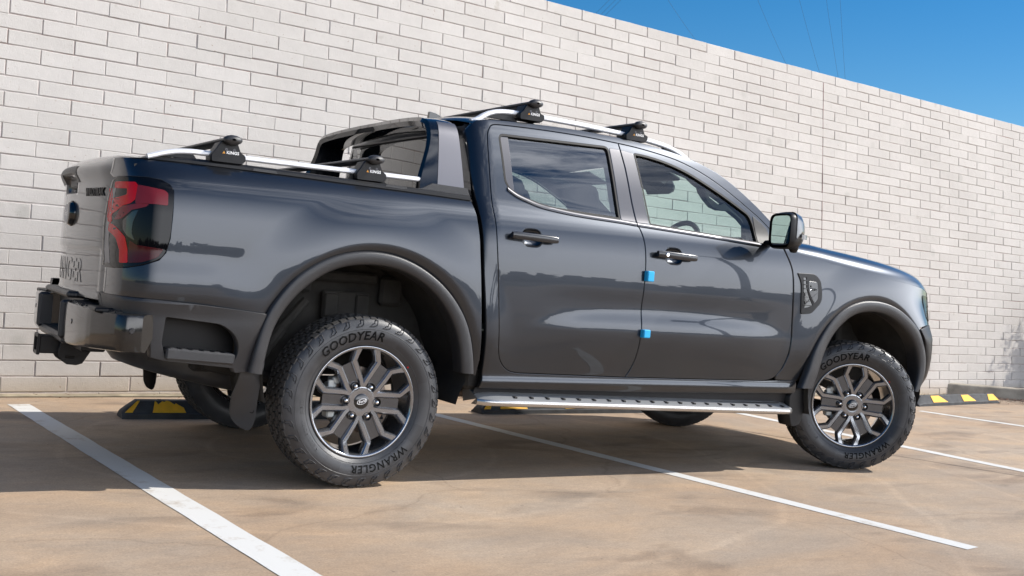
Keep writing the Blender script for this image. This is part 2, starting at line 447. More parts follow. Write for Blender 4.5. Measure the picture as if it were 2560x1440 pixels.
class Smooth:
    """piecewise curve smoothed with a gaussian and tabulated, so that reflections run clean"""
    def __init__(s, pts, sig, h=.004):
        s.x0 = pts[0][0] - .05; s.h = h; n = int((pts[-1][0] + .05 - s.x0) / h) + 2
        raw = [interp(s.x0 + (i) * h, pts) for i in range(-60, n + 60)]
        k = [math.exp(-.5 * (j * h / sig) ** 2) for j in range(-60, 61)]; t = sum(k)
        s.v = [sum(a * b for a, b in zip(k, raw[i:i + 121])) / t for i in range(n)]; s.n = n
    def __call__(s, x):
        u = (x - s.x0) / s.h; i = int(u); i = 1 if i < 1 else s.n - 3 if i > s.n - 3 else i; f = u - i
        a, b, c, d = s.v[i - 1], s.v[i], s.v[i + 1], s.v[i + 2]
        return .5 * (2 * b + (c - a) * f + (2 * a - 5 * b + 4 * c - d) * f * f + (3 * b - a - 3 * c + d) * f ** 3)
_zp = Smooth(ZP, .022); _zb = Smooth(ZB, .020); _xp = Smooth(XP, .010); _xl = Smooth(XL, .02)
def SB(x, z, bed=False):
    b = _zb(z) if bed else _zp(z)
    k = _xp(x)
    if x > 3.2:
        t = sm(1.08, .82, z); k = k * (1 - t) + _xl(x) * t
    return b * k
# ============================================================ SETTING
def P2(p, z=0.0): return (p[0], p[1], z)
# ---- ground
def ground_mat():
    m = bpy.data.materials.new('concrete'); m.use_nodes = True
    n = m.node_tree.nodes; l = m.node_tree.links; b = n['Principled BSDF']
    t = n.new('ShaderNodeTexCoord')
    def mapn(scale, rot=0.0):
        p = n.new('ShaderNodeMapping'); p.inputs['Scale'].default_value = scale; p.inputs['Rotation'].default_value = (0, 0, rot)
        l.new(t.outputs['Object'], p.inputs[0]); return p.outputs[0]
    def noise(vec, sc_, det=5, ro=.55, dist=0):
        z = n.new('ShaderNodeTexNoise'); z.inputs['Scale'].default_value = sc_; z.inputs['Detail'].default_value = det
        z.inputs['Roughness'].default_value = ro; z.inputs['Distortion'].default_value = dist
        l.new(vec, z.inputs['Vector']); return z.outputs['Fac']
    def ramp(f, a, b_, c0, c1):
        r = n.new('ShaderNodeValToRGB'); r.color_ramp.elements[0].position = a; r.color_ramp.elements[1].position = b_
        r.color_ramp.elements[0].color = (*c0, 1); r.color_ramp.elements[1].color = (*c1, 1); l.new(f, r.inputs[0]); return r.outputs[0]
    def mul(a, b_, f=1.0):
        x = n.new('ShaderNodeMixRGB'); x.blend_type = 'MULTIPLY'; x.inputs[0].default_value = f; l.new(a, x.inputs[1]); l.new(b_, x.inputs[2]); return x.outputs[0]
    big = ramp(noise(mapn((1, 1, 1)), .55, 6, .6, .4), .32, .68, (.335, .242, .164), (.440, .340, .244))
    mid = ramp(noise(mapn((1.0, 1.8, 1), .25), 2.4, 9, .70, .4), .3, .7, (.84, .85, .87), (1.10, 1.08, 1.06))
    fine = ramp(noise(mapn((1.0, 1.7, 1), .12), 22, 8, .85), .32, .68, (.84, .84, .84), (1.12, 1.12, 1.12))
    grit = ramp(noise(mapn((1, 1, 1)), 110, 4, .8), .3, .7, (.74, .74, .74), (1.22, 1.22, 1.20))
    hue = ramp(noise(mapn((1, 1.8, 1), .5), 1.3, 5, .6, .6), .35, .65, (1.06, 1.0, .93), (.90, .93, .98))
    speck = ramp(noise(mapn((1, 1, 1)), 38, 2, .5), .24, .30, (.62, .60, .58), (1, 1, 1))
    c = mul(mul(mul(mul(mul(big, mid), fine), grit), hue), speck)
    # dark damp marks, tyre scuffs
    st = ramp(noise(mapn((1, 2.2, 1), -.2), 1.1, 4, .5, 1.2), .56, .68, (1, 1, 1), (.72, .71, .71)); c = mul(c, st)
    sp_ = n.new('ShaderNodeTexVoronoi'); sp_.inputs['Scale'].default_value = 2.3; l.new(mapn((1, 1, 1)), sp_.inputs['Vector'])
    rs = ramp(sp_.outputs['Distance'], .012, .03, (.35, .33, .31), (1, 1, 1)); c = mul(c, rs)
    # pale swirled lines left by the trowel
    wv = n.new('ShaderNodeTexWave'); wv.wave_type = 'RINGS'; wv.rings_direction = 'Z'; wv.inputs['Scale'].default_value = .42; wv.inputs['Distortion'].default_value = 7
    wv.inputs['Detail'].default_value = 3; wv.inputs['Detail Scale'].default_value = .6; l.new(mapn((1, 1, 1)), wv.inputs['Vector'])
    sw = ramp(wv.outputs['Fac'], .985, 1.0, (1, 1, 1), (1.10, 1.10, 1.10)); c = mul(c, sw)
    # fine cracks
    vo = n.new('ShaderNodeTexVoronoi'); vo.feature = 'DISTANCE_TO_EDGE'; vo.inputs['Scale'].default_value = .33
    dn = n.new('ShaderNodeTexNoise'); dn.inputs['Scale'].default_value = 2.2; dn.inputs['Detail'].default_value = 6; l.new(t.outputs['Object'], dn.inputs['Vector'])
    av = n.new('ShaderNodeVectorMath'); av.operation = 'SCALE'; av.inputs['Scale'].default_value = .35; l.new(dn.outputs['Color'], av.inputs[0])
    ad = n.new('ShaderNodeVectorMath'); ad.operation = 'ADD'; l.new(t.outputs['Object'], ad.inputs[0]); l.new(av.outputs[0], ad.inputs[1]); l.new(ad.outputs[0], vo.inputs['Vector'])
    ck = ramp(vo.outputs['Distance'], .0, .0014, (.72, .70, .68), (1, 1, 1)); c = mul(c, ck, .6)
    l.new(c, b.inputs['Base Color']); b.inputs['Roughness'].default_value = .82
    bp = n.new('ShaderNodeBump'); bp.inputs['Strength'].default_value = .35; bp.inputs['Distance'].default_value = .003
    ad2 = n.new('ShaderNodeMath'); ad2.operation = 'ADD'; l.new(noise(mapn((1, 1, 1)), 160, 4, .7), ad2.inputs[0]); l.new(noise(mapn((4, 16, 1), .12), 9, 5, .7), ad2.inputs[1])
    l.new(ad2.outputs[0], bp.inputs['Height']); l.new(bp.outputs[0], b.inputs['Normal'])
    return m
M['concrete'] = ground_mat()
mesh('ground', [(-160, -160, 0), (160, -160, 0), (160, 160, 0), (-160, 160, 0)], [(0, 1, 2, 3)], M['concrete'], kind='structure')

def line_mat():
    m = mat('line_paint', (.72, .70, .66), .75, bump=.4, bscale=150)
    n = m.node_tree.nodes; l = m.node_tree.links; b = n['Principled BSDF']; t = n.new('ShaderNodeTexCoord')
    z = n.new('ShaderNodeTexNoise'); z.inputs['Scale'].default_value = 5; z.inputs['Detail'].default_value = 9; z.inputs['Roughness'].default_value = .75; l.new(t.outputs['Object'], z.inputs['Vector'])
    r = n.new('ShaderNodeValToRGB'); r.color_ramp.elements[0].position = .33; r.color_ramp.elements[1].position = .47
    r.color_ramp.elements[0].color = (.44, .38, .31, 1); r.color_ramp.elements[1].color = (.61, .60, .57, 1)
    l.new(z.outputs['Fac'], r.inputs[0]); l.new(r.outputs[0], b.inputs['Base Color']); return m
M['line'] = line_mat()
def stripe(name, a, b, w_, z=.002, mt=None):
    a = Vector(a); b = Vector(b); d = (b - a).normalized(); nn = Vector((-d.y, d.x)) * w_ / 2
    k = 40; V = []; F = []
    for i in range(k + 1):
        p = a.lerp(b, i / k); e = .0025 if 0 < i < k else 0
        q = p + nn * (1 + random.uniform(-1, 1) * e / w_ * 2); r = p - nn * (1 + random.uniform(-1, 1) * e / w_ * 2)
        V += [(q.x, q.y, z), (r.x, r.y, z)]
    for i in range(k): F.append((2 * i, 2 * i + 1, 2 * i + 3, 2 * i + 2))
    return mesh(name, V, F, mt or M['line'], kind='structure')
def ext(a, b, t0, t1):
    a = Vector(a); b = Vector(b); d = b - a
    return tuple(a + d * t0), tuple(a + d * t1)
stripe('parking_line', *ext((-1.083, 1.666), (-.7155, -2.142), 0, 1.25), .125)
stripe('parking_line', *ext((1.555, 1.19), (2.165, -2.507), -.08, 1.0), .098)
stripe('parking_line', *ext((4.569, -.272), (4.613, -1.13), -2.3, 2.8), .105)
stripe('parking_line', *ext((7.04, 1.575), (7.283, .629), 0, 3.9), .105)
M['joint'] = mat('joint_dirt', (.07, .05, .038), .95, var=.4, vscale=20)
stripe('expansion_joint', *ext((4.037, -.383), (4.384, -1.281), -2, 3), .011, .0012, M['joint'])
stripe('expansion_joint', (-14, -3.95), (14, -2.28), .010, .0012, M['joint'])

# ---- brick wall
WO = Vector((6.83076, 2.95147, 3.36019)); WU = Vector((0.99634541, 0.08522583, 0.00569107)); WV = Vector((-0.01192202, 0.0727817, 0.99727664)); WN = Vector((-0.08457952, 0.99369985, -0.07353177))
LB = .4018; HB = .1
def wallmat():
    m = bpy.data.materials.new('painted_brick'); m.use_nodes = True
    n = m.node_tree.nodes; l = m.node_tree.links; b = n['Principled BSDF']
    t = n.new('ShaderNodeTexCoord'); at = n.new('ShaderNodeAttribute'); at.attribute_name = 'tone'
    def noise(sc_, det, ro=.6, dist=0):
        z = n.new('ShaderNodeTexNoise'); z.inputs['Scale'].default_value = sc_; z.inputs['Detail'].default_value = det; z.inputs['Roughness'].default_value = ro
        z.inputs['Distortion'].default_value = dist; l.new(t.outputs['Object'], z.inputs['Vector']); return z.outputs['Fac']
    def ramp(f, a, b_, c0, c1):
        r = n.new('ShaderNodeValToRGB'); r.color_ramp.elements[0].position = a; r.color_ramp.elements[1].position = b_
        r.color_ramp.elements[0].color = (*c0, 1); r.color_ramp.elements[1].color = (*c1, 1); l.new(f, r.inputs[0]); return r.outputs[0]
    def mul(a, b_):
        x = n.new('ShaderNodeMixRGB'); x.blend_type = 'MULTIPLY'; x.inputs[0].default_value = 1; l.new(a, x.inputs[1]); l.new(b_, x.inputs[2]); return x.outputs[0]
    c = ramp(at.outputs['Fac'], 0, 1, (.500, .468, .432), (.552, .518, .482))
    c = mul(c, ramp(noise(1.1, 6, .65), .32, .68, (.925, .922, .915), (1.035, 1.035, 1.03)))
    c = mul(c, ramp(noise(14, 6, .7), .3, .7, (.97, .97, .97), (1.03, 1.03, 1.03)))
    vo = n.new('ShaderNodeTexVoronoi'); vo.inputs['Scale'].default_value = 2.1; l.new(t.outputs['Object'], vo.inputs['Vector'])
    c = mul(c, ramp(vo.outputs['Distance'], .05, .13, (.87, .88, .87), (1, 1, 1)))
    c = mul(c, ramp(noise(55, 2, .5), .22, .29, (.66, .55, .48), (1, 1, 1)))
    c = mul(c, ramp(noise(7, 3, .5), .22, .30, (.86, .84, .81), (1, 1, 1)))
    # splashed dirt close to the ground
    sx = n.new('ShaderNodeSeparateXYZ'); l.new(t.outputs['Object'], sx.inputs[0])
    c = mul(c, ramp(sx.outputs['Z'], .03, .16, (.86, .78, .68), (1, 1, 1)))
    l.new(c, b.inputs['Base Color']); b.inputs['Roughness'].default_value = .62; b.inputs['Specular IOR Level'].default_value = .12
    bp = n.new('ShaderNodeBump'); bp.inputs['Strength'].default_value = .5; bp.inputs['Distance'].default_value = .0035
    ad = n.new('ShaderNodeMath'); ad.operation = 'ADD'; l.new(noise(26, 6, .6, .3), ad.inputs[0]); l.new(noise(130, 3, .7), ad.inputs[1])
    l.new(ad.outputs[0], bp.inputs['Height']); l.new(bp.outputs[0], b.inputs['Normal'])
    return m
M['brick'] = wallmat()
def mortar_mat():
    m = mat('painted_mortar', (.46, .40, .36), .9, bump=.5, bscale=60)
    n = m.node_tree.nodes; l = m.node_tree.links; b = n['Principled BSDF']; t = n.new('ShaderNodeTexCoord')
    z = n.new('ShaderNodeTexNoise'); z.inputs['Scale'].default_value = 3.2; z.inputs['Detail'].default_value = 9; z.inputs['Roughness'].default_value = .75; l.new(t.outputs['Object'], z.inputs['Vector'])
    r = n.new('ShaderNodeValToRGB'); e = r.color_ramp.elements; e[0].position = .40; e[0].color = (.31, .24, .21, 1); e[1].position = .62; e[1].color = (.52, .48, .45, 1)
    l.new(z.outputs['Fac'], r.inputs[0]); l.new(r.outputs[0], b.inputs['Base Color']); return m
M['mortar'] = mortar_mat()
def wp(u, v, d): return WO + WU * u + WV * v + WN * d
def build_wall():
    rnd = random.Random(3)
    root = empty('brick_wall', (4.0, 2.9, 0), label='long tall wall of white painted bricks behind the pickup truck', category='wall')
    org = Vector((4.0, 2.9, 0))
    V = []; F = []; tone = []
    def brick(u0, u1, v0, v1):
        d = rnd.gauss(0, .0011); v0 += rnd.gauss(0, .0009); v1 += rnd.gauss(0, .0009); tn = min(1, max(0, rnd.gauss(.55, .24)))
        j = lambda a: rnd.uniform(-a, a)
        h = .0034
        x0, x1, y0, y1 = u0 + h + j(.0015), u1 - h + j(.0015), v0 + h + j(.001), v1 - h + j(.001)
        if rnd.random() < .18: x1 = u1 + h * .8
        if rnd.random() < .13: y0 = v0 - h * .8
        dp = .0105; bv = .0032
        b = len(V); n_ = 7
        xs = [x0 + (x1 - x0) * q / (n_ - 1) for q in range(n_)]
        # ring of slightly wavy outer edge at joint depth, then front edge inset
        top = [(x, y1 + j(.0008)) for x in xs]; bot = [(x, y0 + j(.0008)) for x in xs]
        outer = bot + top[::-1]
        cx_, cy_ = (x0 + x1) / 2, (y0 + y1) / 2
        def inset(p, a): return (p[0] + (a if p[0] < cx_ else -a) * (1 if p in (bot[0], bot[-1], top[0], top[-1]) else 0), p[1] + (a if p[1] < cy_ else -a))
        r0 = [wp(p[0], p[1], dp) for p in outer]; r1 = [wp(p[0], p[1], d + bv) for p in outer]
        r2 = []
        for p in outer: q = inset(p, bv); r2.append(wp(q[0], q[1], d))
        V.extend([v - org for v in r0 + r1 + r2]); k = len(outer)
        for q in range(k):
            r = (q + 1) % k
            F.append((b + q, b + r, b + k + r, b + k + q)); F.append((b + k + q, b + k + r, b + 2 * k + r, b + 2 * k + q)); tone.extend([tn, tn])
        for q in range(n_ - 1):
            F.append((b + 2 * k + q, b + 2 * k + q + 1, b + 2 * k + (k - 2 - q), b + 2 * k + (k - 1 - q))); tone.append(tn)
    for row in range(-1, 34):
        v1 = -row * HB; v0 = v1 - HB
        if row == 33: v0 = v1 - .075
        if row == -1: js = [.5 + i for i in range(-34, 24)]; edges_ = [(js[i], js[i + 1]) for i in range(len(js) - 1)]
        else:
            fr = 0.0 if row % 2 == 0 else .5
            right = [0] + [x for x in [fr + i for i in range(0, 26)] if x > .01]
            if row == 1: right = [0] + [.63 + i for i in range(24)]
            if fr == 0: right = [0] + [1.0 + i for i in range(24)]
            left = []
            for i in range(0, 36):
                u = -(i + (1.0 if fr == 0 else .5))
                if row < 23: u *= 1.0125
                elif row > 23: u *= 1.002
                else: u = -(i + .5) * 1.0025
                left.append(u)
            ed = left[::-1] + right
            edges_ = [(ed[i], ed[i + 1]) for i in range(len(ed) - 1)]
        for a, c in edges_: brick(a * LB, c * LB, v0, v1)
    o = mesh('brick_face', V, F, M['brick'], root, sharp=None)
    o.data.polygons.foreach_set('use_smooth', [False] * len(F))
    at = o.data.attributes.new('tone', 'FLOAT', 'FACE'); at.data.foreach_set('value', tone)
    # mortar bed (recessed) and wall body behind it
    u0, u1 = -34 * LB, 22.0 * LB
    rows = []
    for v in np.arange(-3.42, .10, .05): rows.append([wp(u, v, .0050 + random.uniform(-.0016, .0016)) - org for u in np.arange(u0, u1, .12)])
    mb = MB().grid(rows); mb.build('mortar', M['mortar'], root, sharp=None)
    mb = MB(); c = [wp(u, v, d) - org for u in (u0, u1) for v in (-3.5, .099) for d in (.0115, .23)]
    mb.add(c, [(0, 1, 3, 2), (4, 6, 7, 5), (0, 4, 5, 1), (2, 3, 7, 6), (0, 2, 6, 4), (1, 5, 7, 3)]); mb.build('wall_core', M['brick'], root, sharp=None)
    # open movement joint
    mb = MB(); c = [wp(u, v, d) - org for u in (-.0045, .0045) for v in (-3.36, .0) for d in (-.0006, .004)]
    mb.add(c, [(0, 1, 3, 2), (4, 6, 7, 5), (0, 4, 5, 1), (2, 3, 7, 6), (0, 2, 6, 4), (1, 5, 7, 3)]); mb.build('movement_joint', mat('joint_sealant', (.13, .07, .06), .8, var=.5, vscale=15), root, sharp=None)
build_wall()
# concrete strip along the foot of the wall
V = []
for i in range(80):
    u = -13 + i * .28; p = wp(u, -3.372, 0); V += [(p.x, p.y - .055 - random.uniform(0, .012), .006), (p.x, p.y + .06, .022)]
mesh('wall_footing', V, [(2 * i, 2 * i + 2, 2 * i + 3, 2 * i + 1) for i in range(79)], mat('footing', (.30, .25, .17), .9, var=.35, vscale=8), kind='structure')

# ---- kerb of the planting bed at the right
def kerb():
    A = Vector((9.22, 2.93)); B = Vector((12.6, .88)); d = (B - A).normalized(); n_ = Vector((-d.y, d.x))
    mb = MB(); S = []
    for i in range(30):
        p = A.lerp(B, i / 29); e = random.uniform(-.002, .002)
        S.append([(p.x + n_.x * a, p.y + n_.y * a, z + e) for a, z in ((-.012, -.01), (0, .125), (.008, .137), (.02, .142), (.125, .145), (.14, .135), (.145, -.01))])
    mb.grid(S)
    mb.add([S[0][i] for i in range(7)], [tuple(range(7))])
    fixn(mb.build('kerb', mat('kerb_concrete', (.30, .265, .21), .9, bump=.6, bscale=60, var=.35, vscale=6), label='grey concrete kerb edging at the foot of the white wall on the right', category='kerb'))
kerb()
mesh('planting_bed', [(9.35, 2.9, .05), (12.7, .9, .05), (14.5, 1.5, .05), (14.5, 3.6, .05), (9.4, 3.15, .05)], [(0, 1, 2, 3, 4)], mat('soil', (.09, .06, .045), .95, var=.5, vscale=10), kind='structure')
def leaves():
    V = []; F = []; r = random.Random(11)
    for i in range(1040):
        t = r.random() ** 1.3
        if i < 620: x = 9.62 + t * 1.9; y = 2.66 - .61 * (x - 9.62) + r.gauss(-.05, .10) - .02
        elif i < 760: x = r.uniform(8.2, 9.4); y = 2.42 + (x - 8.2) * .19 + r.uniform(0, .35)
        elif i < 900: x = r.uniform(8.8, 10.4); y = r.uniform(1.95, 2.5)
        else: x = r.uniform(-1.6, 8.5); y = wp((x - 6.83), -3.37, 0).y - abs(r.gauss(.05, .12)) - .05
        z = .006 + r.random() * .018; a = r.uniform(0, 6.3); L_ = r.uniform(.015, .045); W_ = L_ * r.uniform(.15, .35)
        dx, dy = math.cos(a), math.sin(a); b = len(V)
        V += [(x - dx * L_ / 2, y - dy * L_ / 2, z), (x + dy * W_ / 2, y - dx * W_ / 2, z + .006), (x + dx * L_ / 2, y + dy * L_ / 2, z + r.uniform(0, .012)), (x - dy * W_ / 2, y + dx * W_ / 2, z + .003)]
        F.append((b, b + 1, b + 2, b + 3))
    mesh('leaf_litter', V, F, mat('dry_leaf', (.26, .15, .10), .9, var=.6, vscale=30), sharp=None, kind='stuff', label='dry brown fallen leaves scattered along the kerb', category='leaves')
leaves()
def shrub(name, x, y, h, n, spread, lab, seed):
    r = random.Random(seed); root = empty(name, (x, y, 0), label=lab, category='shrub')
    st = MB(); V = []; F = []
    for i in range(n):
        a = r.uniform(0, 6.28); q = r.random() ** .5 * spread; bx, by = q * math.cos(a) * .6, q * math.sin(a) * .6
        hh = h * r.uniform(.55, 1); lean = (r.gauss(0, .10), r.gauss(0, .10)); path = []
        for k in range(7):
            t = k / 6; path.append((bx + lean[0] * hh * t * t * 2, by + lean[1] * hh * t * t * 2, .05 + hh * t))
        st.tube(path, [.006 * (1 - .8 * k / 6) for k in range(7)], 5)
        for k in range(60):
            t = r.uniform(.12, 1); j = min(5, int(t * 6)); f = t * 6 - j
            p = [path[j][c] + (path[j + 1][c] - path[j][c]) * f for c in range(3)]
            a = r.uniform(0, 6.28); L_ = r.uniform(.05, .11); W_ = r.uniform(.009, .018); up = r.uniform(.3, 1.1)
            d = Vector((math.cos(a), math.sin(a), up)).normalized(); s = Vector((-d.y, d.x, 0)).normalized() * W_
            p = Vector(p); b = len(V); V += [p, p + d * L_ * .5 + s, p + d * L_, p + d * L_ * .5 - s]; F.append((b, b + 1, b + 2, b + 3))
    st.build('stem', mat('stem', (.12, .08, .05), .8), root)
    mesh('foliage', V, F, mat('leaf_green', (.055, .10, .035), .6, var=.4, vscale=6), root, sharp=None)
shrub('shrub', 11.95, 3.02, 1.60, 190, .72, 'tall feathery green shrub beside the wall behind the concrete kerb', 1)
shrub('shrub', 12.9, 2.95, 2.0, 150, .75, 'broad feathery green shrub furthest along the planting bed', 2)
shrub('shrub', 11.2, 1.75, 1.75, 22, .35, 'low feathery green shrub at the edge of the kerb nearest the parking bays', 3)

# ---- wheel stops
def wheel_stop(x, y, rz, L_, lab, marks, worn=False):
    root = empty('wheel_stop', (x, y, 0), rz, label=lab, category='wheel stop', group='rubber wheel stops in front of the wall')
    prof = [(-.075, 0), (-.075, .028), (-.068, .034)]
    for i in range(7):
        a = -.066 + i * .0042; z = .038 + i * .0085
        prof += [(a, z), (a + .0012, z + .0060), (a + .0030, z + .0066)]
    prof += [(-.036, .100), (-.030, .104), (.030, .104), (.036, .100), (.068, .034), (.075, .028), (.075, 0)]
    def ring(xx, s):  # s shrinks height at tapered ends
        return [(xx, p[0] * (1 - .0 * s), p[1] * s) for p in prof]
    xs = [(0, .35), (.005, .42)] + [(.03, .62), (.085, 1)] + [(L_ - .085, 1), (L_ - .03, .62), (L_ - .005, .42), (L_, .35)]
    mb = MB().grid([ring(a, s) for a, s in xs])
    mb.add([tuple(p) for p in ring(0, .35)], [tuple(range(len(prof)))]); mb.add([tuple(p) for p in ring(L_, .35)], [tuple(range(len(prof)))[::-1]])
    fixn(mb.build('rubber_body', M['stop'], root, sharp=25))
    for k, (a, b, c, d) in enumerate(marks):
        # painted reflective patch on the front slope: x range at bottom (a,b) and top (c,d)
        nn = 14; V = []
        for i in range(nn + 1):
            t = i / nn; jag = 0
            if worn: jag = [0, -.2, -.55, -.3, -.05, -.18, 0, .0, -.1, -.3, -.55, -.35, -.6, -.8, -1][i] * .55 if k == 1 else 0
            top = 1 + jag
            for s in (0, 1):
                xb = a + (b - a) * t; xt = c + (d - c) * t; f = s * top
                xx = xb + (xt - xb) * f; yy = -.0705 + .033 * f; zz = .036 + .066 * f
                V.append((xx, yy - .0015, zz + .001))
        F = [(2 * i, 2 * i + 2, 2 * i + 3, 2 * i + 1) for i in range(nn)]
        mesh('reflective_patch', V, F, M['yellow'], root)
    for bx in (.22, L_ - .22):
        MB().lathe([(0, .1075), (.012, .1075), (.014, .104)], 14, 'z', c=(bx, 0, 0)).build('bolt', M['black'], root)
wheel_stop(-.60, 1.165, .0, 1.65, 'black rubber wheel stop with worn yellow patch beside the rear wheels', [(.012, .055, .085, .100), (.170, .365, .185, .335), (.75, .95, .77, .92), (1.25, 1.45, 1.27, 1.42)], True)
wheel_stop(1.92, 1.375, .06, 1.65, 'black rubber wheel stop under the middle of the truck beyond the side step', [(.012, .07, .085, .105), (.155, .40, .17, .37), (.75, .95, .77, .92), (1.25, 1.45, 1.27, 1.42)])
wheel_stop(7.42, 1.96, .185, 1.85, 'black ribbed wheel stop with three bright yellow patches beyond the front wheel', [(.30, .62, .28, .46), (.98, 1.27, .96, 1.13), (1.58, 1.83, 1.60, 1.74)])

# ---- overhead wires
WR = [((21.369, 11.079), (24.364, 10.086)), ((25.56, 11.921), (28.893, 10.042)), ((27.684, 12.348), (30.749, 9.973)), ((29.122, 12.637), (31.786, 9.982)), ((29.883, 12.79), (32.19, 9.934)), ((19.148, 10.632), (19.253, 10.074)), ((19.398, 10.682), (19.551, 10.16)), ((19.615, 10.726), (19.738, 10.168))]
wl = ['leftmost of the five long wires crossing the blue sky', 'second of the five long wires from the left in the blue sky', 'middle one of the five long wires in the blue sky', 'fourth of the five long wires from the left in the blue sky', 'rightmost of the five long wires crossing the blue sky',
      'left one of the three short wires at the top edge of the sky', 'middle one of the three short wires at the top edge of the sky', 'right one of the three short wires at the top edge of the sky']
M['wire'] = mat('wire', (.05, .13, .24), .6)
for (a, b), lb in zip(WR, wl):
    a = Vector((a[0], 25, a[1])); b = Vector((b[0], 25, b[1])); d = b - a
    path = []
    for k in range(-10, 19):
        t = k / 8; p = a + d * t; p.z -= .10 * d.length * (t * (1 - t)) * .5; p.y += (t - .5) * 1.5; path.append(p)
    MB().tube(path, 0.0048 if lb.startswith(('left one', 'mid', 'right one', 'l', 's', 'f', 'r')) else .0048, 5).build('power_cable', M['wire'], label=lb, category='cable', group='wires crossing the sky above the wall')

# ---- the far side of the car park, behind the camera (seen only in the paintwork)
mesh('road', [(-160, -60, .004), (160, -60, .004), (160, -27, .004), (-160, -27, .004)], [(0, 1, 2, 3)], mat('asphalt', (.055, .052, .05), .9, var=.3, vscale=.5), kind='structure')
mesh('grass_verge', [(-160, -27, .02), (18, -27, .02), (12, -22, .02), (-8, -20, .02), (-160, -21, .02)], [(0, 1, 2, 3, 4)], mat('grass', (.06, .075, .03), .9, var=.5, vscale=1.5), kind='structure')
lp = empty('reflection_post', (11.2, -10.4, 0), label='unseen grey post added behind the camera, mirrored as a dark upright in the front door', category='lamp post')  # unseen post, added behind the camera for its dark reflection in the door paint
MB().tube([(0, 0, 0), (0, 0, .5), (0, 0, 5.2)], [.14, .10, .07], 14).box((0, 0, .03), (.36, .36, .06), .01).build('post', mat('galvanised', (.16, .16, .16), .6, .3), lp)
MB().box((-.35, 0, 5.2), (.9, .22, .10), .03).build('post_head', mat('post_head_grey', (.10, .10, .10), .5), lp)
def treeline():
    r = random.Random(5); V = []; F = []
    for i in range(130):
        cx_ = -120 + i * 2.1 + r.uniform(-1, 1); cy_ = -68 + r.uniform(-5, 5); h = r.uniform(2.2, 4.6) * (1 + .25 * math.sin(i * .21))
        for k in range(70):
            a = r.uniform(0, 6.28); q = r.random() ** .5 * 2.4; z = r.random() * h; s = r.uniform(.5, 1.1); p = Vector((cx_ + q * math.cos(a), cy_ + q * math.sin(a) * .6, z))
            n_ = Vector((r.gauss(0, 1), r.gauss(0, 1), r.gauss(0, 1))).normalized(); u = n_.orthogonal().normalized() * s; v = n_.cross(u)
            b = len(V); V += [p + u, p + v, p - u, p - v]; F.append((b, b + 1, b + 2, b + 3))
    mesh('distant_trees', V, F, mat('far_foliage', (.075, .080, .060), .9, var=.3, vscale=.4), sharp=None, kind='stuff', label='dark line of trees across the road behind the camera', category='trees')
treeline()
# ============================================================ THE TRUCK  (x forward, y to its left, z up; rear axle at x = 0)
TR = empty('pickup_truck', (1.5, 0, 0), label='dark blue-grey double cab pickup truck parked across the bays in front of the white wall', category='pickup truck')
ORG = Vector((1.5, 0, 0))
_mesh0 = mesh
def in_truck(p):
    while p is not None:
        if p == TR: return True
        p = p.parent
    return False
def mesh(name, V, F, mt, parent=None, *a, **k):
    """parts are modelled in truck coordinates; shift to the truck's own origin"""
    if in_truck(parent): V = [(v[0] - ORG.x, v[1], v[2]) for v in V]
    return _mesh0(name, V, F, mt, parent, *a, **k)
def part(name, V, F, mt, parent=None, **k):
    """child of a truck part (same origin as the truck)"""
    V = [(v[0] - ORG.x, v[1], v[2]) for v in V]
    return _mesh0(name, V, F, mt, parent, **k)

XFr = XP
ARR = (.004, .530, .528); ARF = (3.272, .487, .528)
def swell(x, z, x0, x1, x2, x3, zt, zb, amp):
    g = sm(x0, x1, x) * (1 - sm(x2, x3, x))
    if g <= 0: return 0
    t = sm(zt, zb, z); f = 1 - sm(zb - .01, zb - .14, z)
    return amp * g * t * f
def flare(x, z):
    a = 0
    for cx, cz, R in (ARR, ARF):
        d = math.hypot(x - cx, z - cz) - R
        if d < .32 and z > .45:
            d = max(d, -.05)
            a += .020 * (1 - sm(.035, .26, d)) * sm(.50, .72, z)
            if d < .048: a -= (.048 - d) ** 2 * 7.5
    return a
def S_cab(x, z):
    b = SB(x, z)
    b += flare(x, z)
    # scooped lower doors
    g = sm(.78, 1.25, x) * (1 - sm(2.15, 2.62, x)); arc = max(0, 1 - abs((x - 1.72) / .93) ** 2.4)
    zt = .800 + .092 * arc; b += .018 * min(1, arc * 1.5) * (.2 + .8 * arc) * sm(zt, .758, z) * (1 - sm(.760, .50, z)) - .004 * g * (sm(.99, .90, z) * (1 - sm(.88, .80, z)))
    if z < .56: b += .012 * math.exp(-((z - .488) / .022) ** 2) * (1 - sm(2.62, 2.72, x))
    if x < .64: # rear corner of the cab rolls round
        t = min(1, (.64 - x) / .13); b -= .085 * (1 - math.sqrt(max(0, 1 - t * t)))
    return b
def S_bedn(x, z):
    b = SB(x, z, True) + flare(x, z)
    b += .018 * (1 - sm(-.78, -.42, x)) * sm(1.0, .85, z) * (1 - sm(.83, .72, z))
    return b

